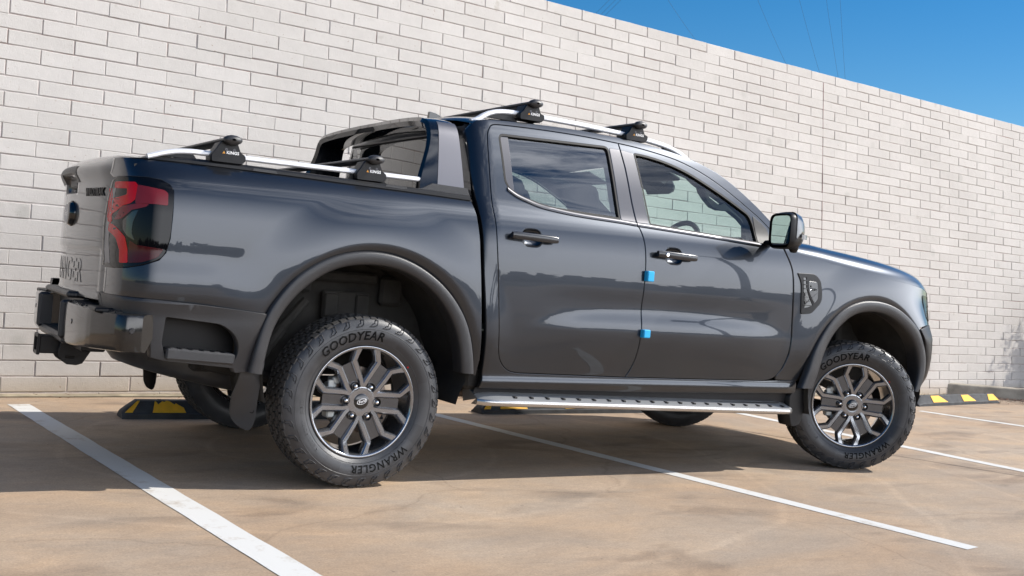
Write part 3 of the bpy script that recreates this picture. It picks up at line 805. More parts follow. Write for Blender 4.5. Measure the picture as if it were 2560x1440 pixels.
# ---- outlines (metres, side view)
rdl = catmull([(.6412, 1.7377), (.6187, 1.6975), (.6104, 1.6193), (.606, 1.4695), (.6045, 1.3221), (.609, 1.2512), (.6159, 1.1312), (.636, .93), (.655, .7562), (.668, .645), (.695, .585), (.742, .546), (.80, .534)], 4)
rdt = catmull([(.6412, 1.7377), (.665, 1.7478), (.72, 1.7525), (.8547, 1.7583), (1.0392, 1.7625), (1.2291, 1.7625), (1.4367, 1.7555)], 4)
bl = catmull([(1.4367, 1.7555), (1.4517, 1.6218), (1.465, 1.4372), (1.4785, 1.3323), (1.4938, 1.2967), (1.5075, 1.2457), (1.5135, 1.1831), (1.5150, 1.0669), (1.5100, .9099), (1.5075, .7602), (1.5000, .6366), (1.4793, .5668), (1.4560, .526)], 4)
fdt = catmull([(1.4367, 1.7555), (1.5818, 1.7461), (1.7848, 1.7204), (1.919, 1.6871), (2.0524, 1.6358), (2.1853, 1.5664), (2.3195, 1.4841), (2.3887, 1.4400), (2.455, 1.385), (2.50, 1.335), (2.5167, 1.3034)], 4)
fdf = catmull([(2.5167, 1.3034), (2.5347, 1.258), (2.5580, 1.2091), (2.5745, 1.1647), (2.5831, 1.1081), (2.5945, .9169), (2.6000, .784), (2.5911, .6824), (2.5588, .5941), (2.5148, .5448), (2.4400, .5250)], 4)
roofe = catmull([(.545, 1.728), (.565, 1.752), (.605, 1.7645), (.70, 1.7745), (.8279, 1.7825), (1.0766, 1.7933), (1.333, 1.7927), (1.5976, 1.7806), (1.864, 1.7455), (2.0796, 1.6868), (2.2133, 1.622), (2.3453, 1.5327), (2.4121, 1.4819), (2.52, 1.391), (2.585, 1.327)], 4)
arR_o = relax(resample(catmull([(-.553, .512), (-.531, .64), (-.499, .755), (-.455, .835), (-.400, .908), (-.340, .962), (-.265, 1.009), (-.185, 1.041), (-.104, 1.0585), (-.017, 1.0645), (.074, 1.0560), (.166, 1.030), (.257, .987), (.340, .930), (.410, .861), (.464, .785), (.498, .706), (.518, .625), (.533, .5307)], 4), 90), 2)
arR_i = relax(resample(catmull([(-.489, .5055), (-.485, .56), (-.4758, .6202), (-.4572, .6994), (-.4242, .7697), (-.3757, .8370), (-.3181, .8944), (-.2469, .9469), (-.1674, .9819), (-.0821, .9992), (.006, 1.0022), (.0954, .9917), (.1764, .9648), (.2526, .9238), (.3206, .8686), (.3785, .8003), (.4199, .726), (.4468, .6417), (.4668, .5320)], 4), 90), 2)
arF_o = relax(resample(catmull([(2.695, .4921), (2.7321, .5869), (2.7754, .7162), (2.8323, .8132), (2.9098, .9053), (3.0012, .9700), (3.0974, 1.008), (3.1973, 1.026), (3.332, 1.0245), (3.4627, .9965), (3.5764, .9447), (3.6737, .8766), (3.7394, .790), (3.777, .6828), (3.7711, .5731), (3.7243, .4847)], 4), 90), 2)
arF_i = relax(resample(catmull([(2.800, .492), (2.8354, .6027), (2.872, .7126), (2.9215, .7963), (2.9925, .8679), (3.0859, .9275), (3.1845, .9533), (3.287, .9585), (3.3936, .9425), (3.5051, .8978), (3.5984, .8369), (3.6601, .7741), (3.7019, .6955), (3.7171, .6085), (3.7032, .5355), (3.685, .487)], 4), 90), 2)
rglass = rounded([(.6824, 1.700), (1.3603, 1.7238), (1.3742, 1.3415), (.9766, 1.3549), (.8886, 1.366), (.803, 1.3871), (.7471, 1.4059), (.7091, 1.4296), (.69, 1.4642)], [.03, .03, .012, .25, .06, .06, .05, .03, .08])
fglass = rounded([(1.5313, 1.7103), (1.6066, 1.7075), (1.7076, 1.6955), (1.8082, 1.6745), (1.9077, 1.6435), (2.0064, 1.6015), (2.1076, 1.556), (2.2098, 1.5052), (2.3068, 1.4535), (2.3282, 1.3941), (2.3303, 1.2960), (1.5691, 1.3304)], [.012, .05, .1, .1, .1, .1, .1, .1, .03, .03, .015, .012])

SIDES = (-1, 1)
def rings_(A): return [(A[0] + (A[2] + d) * math.cos(a), A[1] + (A[2] + d) * math.sin(a)) for d in (.006, .014, .022, .030, .038, .046, .055, .066) for a in [2 * PI * q / 300 for q in range(300)]]
DISH = [(math.copysign(abs(math.cos(a)) ** .6, math.cos(a)) * .055, math.copysign(abs(math.sin(a)) ** .7, math.sin(a)) * .043) for a in [2 * PI * q / 24 for q in range(24)]]
for sd_ in SIDES:
    near = sd_ < 0
    st_ = .014 if near else .05
    S_bed = S_bedn
    # cab side (pillars, roof rail, sill)
    cab_o = [(.600, .456), (.606, .52), (.585, .75), (.560, 1.0), (.548, 1.2), (.535, 1.36), (.52, 1.5), (.512, 1.62), (.52, 1.70)] + roofe[3:] + [(2.545, 1.3185), (2.5230, 1.3034)] + fdt[::-1][1:] + rdt[::-1][1:] + rdl[1:] + [(1.4560, .526), (2.44, .524), (2.585, .529), (2.70, .532), (2.712, .47), (2.70, .455), (1.5, .448)]
    panel('cab_side', cab_o, S_cab, M['paint'], TR, sd_, gap=.0032, depth=.03, step=st_, edge=.014, rnd=.002)
    # doors
    r_o = rdt + bl[1:] + rdl[::-1][:-1]
    f_o = fdt + fdf[1:] + [(1.4560, .526)] + bl[::-1][1:-1]
    for nm, o_, g_, lb in (('rear_door', r_o, rglass, 0), ('front_door', f_o, fglass, 1)):
        d = panel(nm, o_, S_cab, M['paint'], TR, sd_, [g_, [((.812 if lb == 0 else 1.703) + a, (1.1965 if lb == 0 else 1.1755) + b) for a, b in DISH]], gap=.0050, depth=.026, step=st_, edge=.009)
        # inner skin, seals the gaps and hides the shell
        c_ = normals2(o_ if area(o_) > 0 else o_[::-1])
        inn = panel('door_lining', o_, S_cab, M['under'], d, sd_, [g_], gap=.004, depth=.03, step=.06, edge=.03, off=-.045)
        # window
        gl = panel('window_glass', g_, S_cab, M['glass_r' if lb == 0 else 'glass_f'], d, sd_, gap=-.002, depth=.003, step=.04, edge=.02, rnd=.001, off=-.012)
        # dark seal round the glass
        k = len(g_); gg = dense(list(g_), .015); gg = gg if area(gg) > 0 else gg[::-1]; n2 = normals2(gg); V = []; F = []
        for (x, z), (a, b) in zip(gg, n2):
            for e, o2 in ((.003, .0005), (-.007, .0005), (-.009, -.012)):
                V.append((x + a * e, sd_ * (S_cab(x + a * e, z + b * e) + o2), z + b * e))
        m_ = len(gg)
        for i in range(m_):
            j = (i + 1) % m_
            for q in (0, 1): F.append((i * 3 + q, j * 3 + q, j * 3 + q + 1, i * 3 + q + 1))
        fixn(part('window_seal', V, F, M['seal'], d))
        if near or True:
            # belt moulding
            ml = ([(.700, 1.4266), (.7471, 1.3999), (.803, 1.3811), (.887, 1.3599), (1.02, 1.3445), (1.1567, 1.3361), (1.3741, 1.3295), (1.4735, 1.3242)] if lb == 0 else [(1.4800, 1.3238), (1.566, 1.3207), (1.9066, 1.3080), (2.20, 1.2955), (2.34, 1.2894)])
            ml = catmull(ml, 4); V = []; F = []
            for i, (x, z) in enumerate(ml):
                for e, o2 in ((-.010, -.002), (-.008, .005), (0, .008), (.008, .005), (.010, -.004)):
                    V.append((x, sd_ * (S_cab(x, z + e) + o2), z + e))
            for i in range(len(ml) - 1):
                for q in range(4): F.append((i * 5 + q, i * 5 + q + 1, i * 5 + 6 + q, i * 5 + 5 + q))
            F += [tuple(range(5)), tuple((len(ml) - 1) * 5 + q for q in range(5))[::-1]]
            fixn(part('belt_moulding', V, F, M['satin'], d))
        # pillar covers
        if lb == 0:
            pc = rounded([(1.3680, 1.7180), (1.4340, 1.7180), (1.4480, 1.62), (1.4610, 1.4372), (1.4735, 1.3360), (1.3805, 1.3385)], .006, 2)
            panel('pillar_cover', pc, S_cab, M['satin'], d, sd_, gap=.001, depth=.006, step=.03, off=.0025)
            qs = rounded([(.690, 1.692), (.7353, 1.7065), (.7390, 1.4155), (.7150, 1.432), (.6985, 1.465), (.690, 1.548)], .006, 2)
            panel('quarter_trim', qs, S_cab, M['satin'], d, sd_, gap=0, depth=.004, step=.03, off=-.004)
        else:
            pc = rounded([(1.4430, 1.7180), (1.5240, 1.7080), (1.5605, 1.3345), (1.4825, 1.3340), (1.4700, 1.4372), (1.4570, 1.62)], .006, 2)
            panel('pillar_cover', pc, S_cab, M['satin'], d, sd_, gap=.001, depth=.006, step=.03, off=.0025)
            sg = rounded([(2.3300, 1.450), (2.3900, 1.412), (2.425, 1.383), (2.44, 1.30), (2.333, 1.30)], .008, 2)
            panel('mirror_base', sg, S_cab, M['black'], d, sd_, gap=0, depth=.01, step=.03, off=.003)
        # handle: bar, keyed cap and the scooped cup behind it
        hx = .812 if lb == 0 else 1.703; hz = 1.1965 if lb == 0 else 1.1755
        V = []; F = []; cup = [(hx - .060 + .012, 0), ]
        yb = S_cab(hx, hz)
        # cup: dark recess drawn as a shallow dish sitting in the skin
        dish = []; nn = 20
        for q in range(nn): a = 2 * PI * q / nn; dish.append((math.copysign(abs(math.cos(a)) ** .6, math.cos(a)) * .055, math.copysign(abs(math.sin(a)) ** .7, math.sin(a)) * .043))
        rings = [[(hx + a * f, sd_ * (S_cab(hx + a * f, hz + b * f) - dp), hz + b * f) for a, b in DISH] for f, dp in ((1.06, .004), (1.0, .003), (.93, .012), (.75, .021), (.45, .026), (.02, .027))]
        cg = MB().grid(rings, close=True); fixn(part('handle_cup', cg.V, cg.F, M['paint'], d, sharp=60))
        mbh = MB(); P = []
        hl = .131
        for q in range(17):
            t = -1 + 2 * q / 16; x = hx + t * hl; r = (1 - abs(t) ** 6) ** .5 if abs(t) < 1 else 0
            r = max(r, .55 if abs(t) == 1 else r); hy = .0185 * (.80 + .20 * r) * (1 if abs(t) < .95 else .9); tk = .011
            off_ = .034 - .006 * t * t; zc_ = hz + .002 - .003 * t
            row = []
            for k2 in range(12):
                a = 2 * PI * k2 / 12; row.append((x, sd_ * (S_cab(hx, hz) + off_ + tk * math.copysign(abs(math.cos(a)) ** .7, math.cos(a))), zc_ + hy * math.copysign(abs(math.sin(a)) ** .6, math.sin(a))))
            P.append(row)
        mbh.grid(P, close=True); mbh.add(P[0], [tuple(range(12))]); mbh.add(P[-1], [tuple(range(12))[::-1]])
        for t in (-.86, .86): mbh.box((hx + t * hl, sd_ * (yb + .014), hz), (.028, .035, .026), .004)
        h = fixn(part('door_handle', mbh.V, mbh.F, mat('handle_plastic', (.018, .019, .022), .25, coat=.4) if 'hp' not in M else M['hp'], d, sharp=50))
        if 'hp' not in M: M['hp'] = h.data.materials[0]
        if lb == 1 and near:
            mk = MB().lathe([(0, -.0015), (.009, -.0015), (.0115, .001), (.0115, .004)], 16, 'y', c=(hx - .078, -(yb + .046), hz + .003))
            part('key_lock', mk.V, mk.F, M['chrome'], d)

    # bed side
    bed_o = [(-1.104, .802), (-.95, .797), (-.7983, .788), (-.62, .775), (-.487, .7625)] + arR_o[14:] + [(.56, .520), (.565, .60), (.545, .80), (.530, .972), (.515, 1.16), (.507, 1.2166), (.5, 1.2731), (.492, 1.3106), (.488, 1.3445), (.2197, 1.350), (-.0021, 1.3525), (-.1555, 1.3555), (-.4132, 1.3600), (-.8259, 1.3633), (-1.0341, 1.3626), (-1.098, 1.362),
             (-1.105, 1.30), (-1.100, 1.2838), (-1.0943, 1.2875), (-1.059, 1.2883), (-1.0087, 1.2885), (-.9552, 1.2831), (-.921, 1.2661), (-.9052, 1.2411), (-.9050, 1.1449), (-.9086, 1.0427), (-.9206, .9849), (-.9455, .9525), (-1.0037, .9274), (-1.0555, .9124), (-1.1038, .9042)]
    bo = panel('bed_side', bed_o, S_bed, M['paint'], TR, sd_, gap=.0, depth=.03, step=st_, edge=.010, extra=rings_(ARR) if near else ())
    # top cap of the bed wall
    cp = [(-1.085, 1.3625), (-.8259, 1.3645), (-.4132, 1.3612), (-.1555, 1.3567), (.2197, 1.3512), (.486, 1.3452)]; cp = catmull(cp, 5); P = []
    for x, z in cp:
        o_ = S_bed(x, z - .003); e_ = .12 + .88 * sm(-1.09, -.80, x); P.append([(x, sd_ * (o_ + a), z + b) for a, b in ((-.004, -.004), (.0015, .0015), (.0005, .013 * e_), (-.008, .022 * e_), (-.03, .026 * e_), (-.085, .026 * e_), (-.095, .020 * e_), (-.096, -.04))])
    mb = MB().grid(P); mb.add(P[0], [tuple(range(8))]); mb.add(P[-1], [tuple(range(8))])
    capo = fixn(mb.build('bed_cap', M['black'], bo if False else TR))
    for cx_ in (-.52, .10):
        V = [(cx_ + a, sd_ * (S_bed(cx_, 1.352) + .0035), 1.3665 + b) for a, b in ((-.055, -.002), (.055, -.004), (.05, .008), (-.05, .009))]
        fixn(part('cap_clip', V, [(0, 1, 2, 3)], M['plastic'], capo))
    # tail lamp
    lam = catmull([(-1.1038, .9102), (-1.1078, .9399), (-1.1100, 1.0015), (-1.1110, 1.0852), (-1.1090, 1.1695), (-1.1045, 1.2401), (-1.0963, 1.2791), (-1.059, 1.2823), (-1.0087, 1.2825), (-.9612, 1.2771), (-.927, 1.2621), (-.9112, 1.2361), (-.911, 1.1449), (-.9146, 1.0427), (-.9266, .9889), (-.9505, .9585), (-1.0067, .9334), (-1.0555, .9184)], 3, True)
    lamp = panel('tail_lamp', lam, S_bed, M['smoke'], TR, sd_, gap=0, depth=.03, step=.016, edge=.01, off=.003)
    def lens(name, pts, mt, off, rr=.006):
        panel(name, rounded(pts, rr, 3), S_bed, mt, lamp, sd_, gap=0, depth=.004, step=.014, edge=.01, off=off, rnd=.001)
    # rear-facing clear strip, bright C-shaped light guide, red body panels
    lens('reverse_lens', [(-1.1095, .965), (-1.1085, .925), (-1.100, .925), (-1.1045, 1.02), (-1.1045, 1.13), (-1.0980, 1.235), (-1.1035, 1.235), (-1.1098, 1.10)], M['clear'], .0045, .001)
    lens('light_guide', [(-1.100, 1.262), (-1.048, 1.262), (-1.041, 1.25), (-1.048, 1.192), (-1.062, 1.175), (-1.083, 1.165), (-1.1025, 1.13), (-1.1035, 1.09), (-1.108, 1.10), (-1.1060, 1.19), (-1.072, 1.210), (-1.072, 1.236), (-1.100, 1.236)], M['red2'], .0055, .004)
    lens('light_guide', [(-1.105, 1.09), (-1.100, 1.085), (-1.070, 1.035), (-1.060, .985), (-1.058, .935), (-1.080, .932), (-1.082, .985), (-1.092, 1.03), (-1.106, 1.06)], M['red2'], .0055, .003)
    lens('red_panel', [(-1.045, 1.252), (-.945, 1.238), (-.931, 1.228), (-.930, 1.178), (-.99, 1.180), (-1.045, 1.176)], M['red'], .0048, .006)
    lens('red_panel', [(-1.085, 1.160), (-1.045, 1.174), (-1.00, 1.176), (-1.01, 1.166), (-1.055, 1.150), (-1.085, 1.110), (-1.098, 1.105)], M['red'], .0042, .004)
    lens('red_panel', [(-1.055, 1.025), (-1.035, 1.008), (-.935, .998), (-.955, .965), (-1.01, .942), (-1.055, .934)], M['dkred'], .0048, .006)
    lens('light_guide', [(-1.108, 1.235), (-1.1035, 1.235), (-1.1035, 1.13), (-1.102, 1.10), (-1.106, 1.095), (-1.109, 1.12)], M['red2'], .005, .001)
    lens('lamp_bezel', [(-1.078, 1.105), (-1.05, 1.145), (-1.035, 1.150), (-1.05, 1.10), (-1.052, 1.055), (-1.04, 1.025), (-1.062, 1.040), (-1.076, 1.065)], M['gloss'], .0052, .006)
    if not near:   # the far rear corner is rounder, it hides behind the tailgate
        for o_ in [bo, lamp] + list(lamp.children):
            for v in o_.data.vertices: v.co.x += .090 * sm(-.90, -1.09, v.co.x + ORG.x)
    # lower cladding behind the rear wheel
    cl_o = [(-1.112, .799), (-.95, .7935), (-.7983, .7850), (-.62, .772), (-.4975, .760)] + arR_o[:14][::-1][1:] + [(-.60, .508), (-.6113, .527), (-.8984, .550), (-.9450, .5600), (-.950, .60), (-.958, .66), (-.975, .722), (-1.106, .740)]
    hole = rounded([(-.905, .7287), (-.6773, .7094), (-.6274, .6764), (-.6027, .6354), (-.597, .59), (-.615, .5447), (-.8943, .5685), (-.912, .62)], [.012, .03, .03, .03, .03, .02, .012, .01])
    clad = panel('lower_cladding', cl_o, lambda x, z: S_bed(x, z) + .002 + .014 * sm(.80, .783, z), M['plastic'], TR, sd_, [hole], gap=.001, depth=.06, step=.03)
    panel('cladding_recess', [(-.93, .75), (-.58, .74), (-.58, .53), (-.93, .54)], lambda x, z: .81, M['black'], clad, sd_, gap=0, depth=.004, step=.05)
    mb = MB().box((-.752, sd_ * .913, .571), (.285, .085, .046), .007, ry=.055)
    for i in range(6): mb.box((-.865 + i * .045, sd_ * .913, .600 - (i * .045) * .055), (.026, .07, .006), .002, ry=.055)
    part('box_step', mb.V, mb.F, M['plastic'], clad, sharp=30)
    # wheel arch trims
    for oo, ii, nm, Sf in ((arR_o, arR_i, 'wheel_arch_trim', S_bed), (arF_o, arF_i, 'wheel_arch_trim', S_cab)):
        P = []
        n_ = len(oo)
        for (x, z), (a, b) in zip(oo, ii):
            fr = Sf is S_cab
            base = (lambda X, Z: .957 + .0 * X) if True else None
            b0 = .951 if z > .6 else .951 - (.6 - z) * .05
            b0 = min(b0, .953)
            if fr and x > 3.62: b0 -= (x - 3.62) ** 2 * .35
            if not fr and x < -.45 and z < .74: b0 = max(b0 - .0, .94)
            row = []
            for t, o2 in ((-.02, -.012), (.0, .006), (.02, .0155), (.07, .0225), (.18, .0275), (.45, .0275), (.75, .0245), (.90, .020), (.97, .012), (1.0, .0), (1.0, -.030), (1.0, -.07)):
                row.append((x + (a - x) * t, sd_ * (b0 + o2), z + (b - z) * t))
            P.append(row)
        fixn(MB().grid(P).build(nm, M['plastic'], TR, sharp=45))
    # front wing
    arfo = arF_o[5:79]
    fe_o = [(2.5275, 1.3034), (2.5452, 1.258), (2.5680, 1.2091), (2.5835, 1.1647), (2.5925, 1.1081), (2.6040, .9169), (2.6095, .784), (2.6005, .6824), (2.5700, .5981), (2.5350, .5560), (2.5350, .536), (2.705, .533)] + [p for p in arfo if p[1] > .54] + [(3.70, .885), (3.80, .900), (3.92, .905), (4.0, .91), (4.035, .95), (4.025, 1.02), (3.985, 1.075), (3.93, 1.105), (3.80, 1.130), (3.6471, 1.1463), (3.4587, 1.162), (3.1878, 1.1866), (2.8896, 1.2277), (2.6549, 1.2643), (2.56, 1.293)]
    fe = panel('front_wing', fe_o, S_cab, M['paint'], TR, sd_, gap=.001, depth=.02, step=st_, edge=.010, extra=rings_(ARF) if near else ())
    # side vent
    vo_ = rounded([(2.618, 1.149), (2.757, 1.152), (2.802, 1.116), (2.813, 1.0498), (2.807, .9952), (2.7338, .9262), (2.6580, .918), (2.648, 1.10)], [.006, .03, .02, .03, .03, .02, .012, .03])
    ve = panel('side_vent', vo_, lambda x, z: S_cab(x, z), M['black'], fe, sd_, [rounded([(2.660, 1.130), (2.688, 1.131), (2.692, 1.07), (2.716, 1.02), (2.745, .972), (2.715, .958), (2.675, .950)], .004, 2)], gap=0, depth=.012, step=.02, off=.006)
    panel('vent_recess', vo_, lambda x, z: S_cab(x, z), M['gloss'], ve, sd_, gap=.004, depth=.002, step=.03, off=.0015)
    mb = MB()
    for i in range(7):
        zz = 1.112 - i * .0235; w_ = .026 if i < 4 else .026 + (i - 3) * .014
        mb.box((2.663 + w_ / 2, sd_ * (S_cab(2.68, zz) + .006), zz), (w_, .012, .004), .001)
    part('vent_slat', mb.V, mb.F, M['hp'], ve)
    panel('vent_badge', rounded([(2.702, 1.108), (2.770, 1.106), (2.778, 1.06), (2.775, 1.01), (2.752, .985), (2.706, 1.05)], .008, 3), lambda x, z: S_cab(x, z), M['hp'], ve, sd_, gap=0, depth=.003, step=.02, off=.0085)
    for s_, zz, sz in (('BI', 1.078, .018), ('TURBO', 1.062, .018)):
        V, F = text(s_, sz, (lambda u, v, w_: (2.712 + u * (1 if near else -1) + (0 if near else .055), sd_ * (S_cab(2.73, 1.06) + .0095), zz + v)), align='LEFT', bold=.0006)
        part('vent_lettering', V, F, M['chrome'], ve, sharp=None)

    # front bumper corner
    fb_o = [(3.705, .872), (3.80, .893), (3.92, .900), (4.03, .905), (4.07, .80), (4.085, .65), (4.06, .52), (3.98, .44), (3.80, .42), (3.70, .45), (3.722, .487), (3.768, .5731), (3.775, .6828), (3.742, .790)]
    panel('bumper_corner', fb_o, lambda x, z: S_cab(x, z) + .004 + .020 * sm(.90, .80, z) * (1 - sm(.60, .46, z)) - .25 * max(0, .56 - z) , M['black'], TR, sd_, gap=.001, depth=.02, step=.03)

    # side step
    mb = MB(); P = []
    xs = [.60, .63, .70] + [.8 + i * .1 for i in range(19)] + [2.64, 2.67, 2.69]
    for x in xs:
        z0 = .376 - (x - .6) * .0185; tp = 1 - (1 - min(1, (x - .598) / .09)) ** 2 * .35 if x < .69 else (1 - (max(0, x - 2.62) / .075) ** 2 * .25)
        P.append([(x, sd_ * y_, z) for y_, z in ((.70, z0 + .03), (.70, z0 - .005), (.78 + .14 * tp, z0 - .006), (.80 + .15 * tp, z0 + .001))] )
    # tread (upper black pad)
    T = []
    for x, r in zip(xs, P):
        z0 = r[3][2]; yo = abs(r[3][1])
        T.append([(x, sd_ * .74, z0 + .085), (x, sd_ * (yo - .10), z0 + .062), (x, sd_ * (yo - .012), z0 + .034), (x, sd_ * (yo - .004), z0 + .028)])
    stp = MB().grid(T); stp.add(T[0] + [(xs[0], sd_ * .76, T[0][3][2] - .03)], [tuple(range(5))]); stp.add(T[-1] + [(xs[-1], sd_ * .76, T[-1][3][2] - .03)], [tuple(range(5))])
    step = fixn(stp.build('side_step', M['pad'], TR))
    S2 = []
    for r in P:
        yo = abs(r[3][1]); z0 = r[3][2]; x = r[3][0]
        S2.append([(x, sd_ * (yo - .06), z0 - .004), (x, sd_ * (yo - .012), z0 - .002), (x, sd_ * (yo - .004), z0 + .004), (x, sd_ * yo, z0 + .012), (x, sd_ * (yo - .001), z0 + .022), (x, sd_ * (yo - .007), z0 + .030)])
    mb = MB().grid(S2); mb.add(S2[0], [tuple(range(6))]); mb.add(S2[-1], [tuple(range(6))]); fx = fixn(_mesh0('step_trim', [(v[0] - 1.5, v[1], v[2]) for v in mb.V], mb.F, M['steptrim'], step))
    mb = MB()
    for i in range(20):
        x = .80 + i * .095; z0 = .376 - (x - .6) * .0185
        mb.box((x, sd_ * .900, z0 + .0425), (.016, .060, .010), .002)
        mb.box((x + .028, sd_ * .875, z0 + .0490), (.050, .014, .008), .002)
    mb.box((1.70, sd_ * .880, .352 + .046), (1.82, .012, .004))
    part('step_tread', mb.V, mb.F, M['under'], step, sharp=30)
    P = []
    for x in xs: P.append([(x, sd_ * .895, .464), (x, sd_ * .870, .455), (x, sd_ * .862, .445), (x, sd_ * .855, .41 - (x - .6) * .012), (x, sd_ * .70, .38)])
    mb = MB().grid(P); sk = fixn(_mesh0('step_skirt', [(v[0] - 1.5, v[1], v[2]) for v in mb.V], mb.F, M['plastic'], step))

    # mud flaps
    dz_ = 0 if near else -.05
    fl = rounded([(-.560, .52), (-.5754, .403), (-.5654, .310), (-.5444, .2731), (-.4979, .2484), (-.4821, .2878), (-.4783, .4045), (-.462, .56)], .02, 3)
    fl = [(a, b + (dz_ if b < .5 else 0)) for a, b in fl]
    mf = panel('mud_flap', fl, lambda x, z: .915 + (x + .47) * .9 * sm(.5, .3, z) - .02 , M['plastic'], TR, sd_, gap=0, depth=.012, step=.03)
    V = []
    x0_ = -.575
    def ff(u, v, w_): return (-.521 + u * .55 * (1 if near else -1) , sd_ * (.915 + (-.521 + u * .55 + .47) * .9 - .02 + .002), .352 + v * .9 + u * -.25)
    V, F = text('FORD', .042, ff, bold=.0008, space=1.25)
    if near: part('flap_lettering', V, F, M['black'], mf, sharp=None)
    ff_o = rounded([(2.72, .47), (2.83, .56), (2.845, .50), (2.80, .36), (2.775, .275), (2.71, .262), (2.69, .33), (2.68, .44)], .02, 3)
    panel('mud_flap', ff_o, lambda x, z: .90, M['black'], TR, sd_, gap=0, depth=.10, step=.04)

# ---- roof, windscreen, cab back
RE = [p for p in roofe if p[0] >= .545]
def crown(u): return 1 - abs(u) ** 2.4
P = []
for x, z in [p for p in roofe[2:] if p[0] < 2.02]:
    w_ = S_cab(max(x, .56), z) - .0015
    rowp = []
    for i in range(-14, 15):
        u = i / 14; y = w_ * math.copysign(abs(u) ** .82, u)
        h = .052 * crown(u); rowp.append((x, y, z - .002 + h))
    P.append(rowp)
roof = fixn(MB().grid(P).build('roof', M['paint'], TR, sharp=60))
# windscreen: lower edge swings forward
P = []
ws = [p for p in roofe if p[0] > 2.0]
for k, (x, z) in enumerate(ws):
    t = k / (len(ws) - 1); w_ = S_cab(x, z) - .008; row = []
    for i in range(-10, 11):
        u = i / 10; row.append((x + (.06 + .20 * t) * (1 - u * u), w_ * u, z - .004 + (.05 * (1 - t) + .0 * t) * (1 - u * u) - .02 * t * (1 - u * u)))
    P.append(row)
MB().grid(P).build('windscreen', M['tinted'], TR)
# cab back wall with window
def backx(y, z): return .512 + (z - .5) * -.0 - .018 * (1 - (y / .8) ** 2)
P = []
for k in range(15):
    z = .50 + (1.725 - .50) * k / 14; P.append([(backx(y_ / 10 * 1.0, z), min(1, abs(y_) / 10) * math.copysign(S_cab(.56, z) - .035, y_), z) for y_ in range(-10, 11)])
MB().grid(P).build('cab_back', M['paint'], TR)
P = []
for k in range(7):
    z = 1.37 + .31 * k / 6; P.append([(backx(y_ / 10, z) - .006, y_ / 10 * (.66 - .03 * k / 6), z) for y_ in range(-10, 11)])
rw = MB().grid(P).build('rear_window', M['darkglass'], TR)
mbk = MB().tube([(.49, y_, 1.36) for y_ in (-.66, 0, .66)], .008, 6).tube([(.49, y_, 1.69) for y_ in (-.62, 0, .62)], .008, 6)
part('window_surround', mbk.V, mbk.F, M['black'], rw)

# ---- bonnet
zc = [(2.56, 1.352), (2.8165, 1.345), (2.9351, 1.334), (3.2419, 1.306), (3.569, 1.2725), (3.7945, 1.2418), (3.8749, 1.222), (3.935, 1.195), (3.985, 1.160), (4.03, 1.115)]
hl = [(2.56, 1.293), (2.6549, 1.2643), (2.8896, 1.2277), (3.1878, 1.1866), (3.4587, 1.162), (3.6471, 1.1463), (3.80, 1.130), (3.93, 1.105), (3.985, 1.075), (4.03, 1.03)]
P = []
for i in range(46):
    x = 2.56 + (4.03 - 2.56) * i / 45; zt = interp(x, zc); zb = interp(x, hl); yb = S_cab(x, zb); row = []
    half = []
    yt = .70 * (yb / .95)
    prof = [(yb, zb), (yb - .010, zb + (zt - zb) * .22), (yb - .034, zb + (zt - zb) * .48), (yb - .075, zb + (zt - zb) * .72), (yb - .135, zb + (zt - zb) * .90), (yt, zt - .001), (yt - .06, zt + .004), (yt - .11, zt - .004), (yt - .2, zt - .006), (.28, zt - .002), (0, zt)]
    prof = catmull(prof, 3)
    row = [(x, -a, b) for a, b in prof] + [(x, a, b) for a, b in prof[::-1][1:]]
    P.append(row)
fixn(MB().grid(P).build('bonnet', M['paint'], TR, sharp=60))
MB().grid([[(2.50 + .14 * (1 - (y_ / .86) ** 2), y_, 1.33) for y_ in np.linspace(-.86, .86, 9)], [(2.62 + .14 * (1 - (y_ / .86) ** 2), y_, 1.325) for y_ in np.linspace(-.86, .86, 9)]]).build('cowl', M['black'], TR)

# ---- nose
P = []
for k in range(12):
    z = 1.115 - k * .058; P.append([(4.01 + .13 * (1 - (u / 10) ** 2), u / 10 * .68, z) for u in range(-10, 11)])
ng = MB().grid(P).build('grille', M['gloss'], TR)
mb = MB()
for k in range(2): mb.box((4.135, 0, .98 - k * .12), (.03, .8, .035), .008)
part('grille_bar', mb.V, mb.F, M['satin'], ng)
for sd_ in SIDES:
    hlp = panel('headlight', rounded([(3.80, 1.085), (3.93, 1.083), (4.02, 1.00), (4.03, .935), (3.86, .925), (3.835, .95)], .01, 3), S_cab, M['smoke'], TR, sd_, gap=0, depth=.02, step=.02, off=.004)
    panel('daytime_lamp', rounded([(3.90, 1.06), (3.99, 1.03), (3.99, 1.01), (3.90, 1.03)], .004, 2), S_cab, M['clear'], hlp, sd_, gap=0, depth=.003, step=.02, off=.006)
P = []
for k in range(12):
    a = k / 11; z = .88 - a * .44; P.append([(4.05 + .12 * (1 - (u / 10) ** 2) + .02 * math.sin(a * PI), u / 10 * .62, z) for u in range(-10, 11)])
MB().grid(P).build('front_bumper', M['black'], TR)

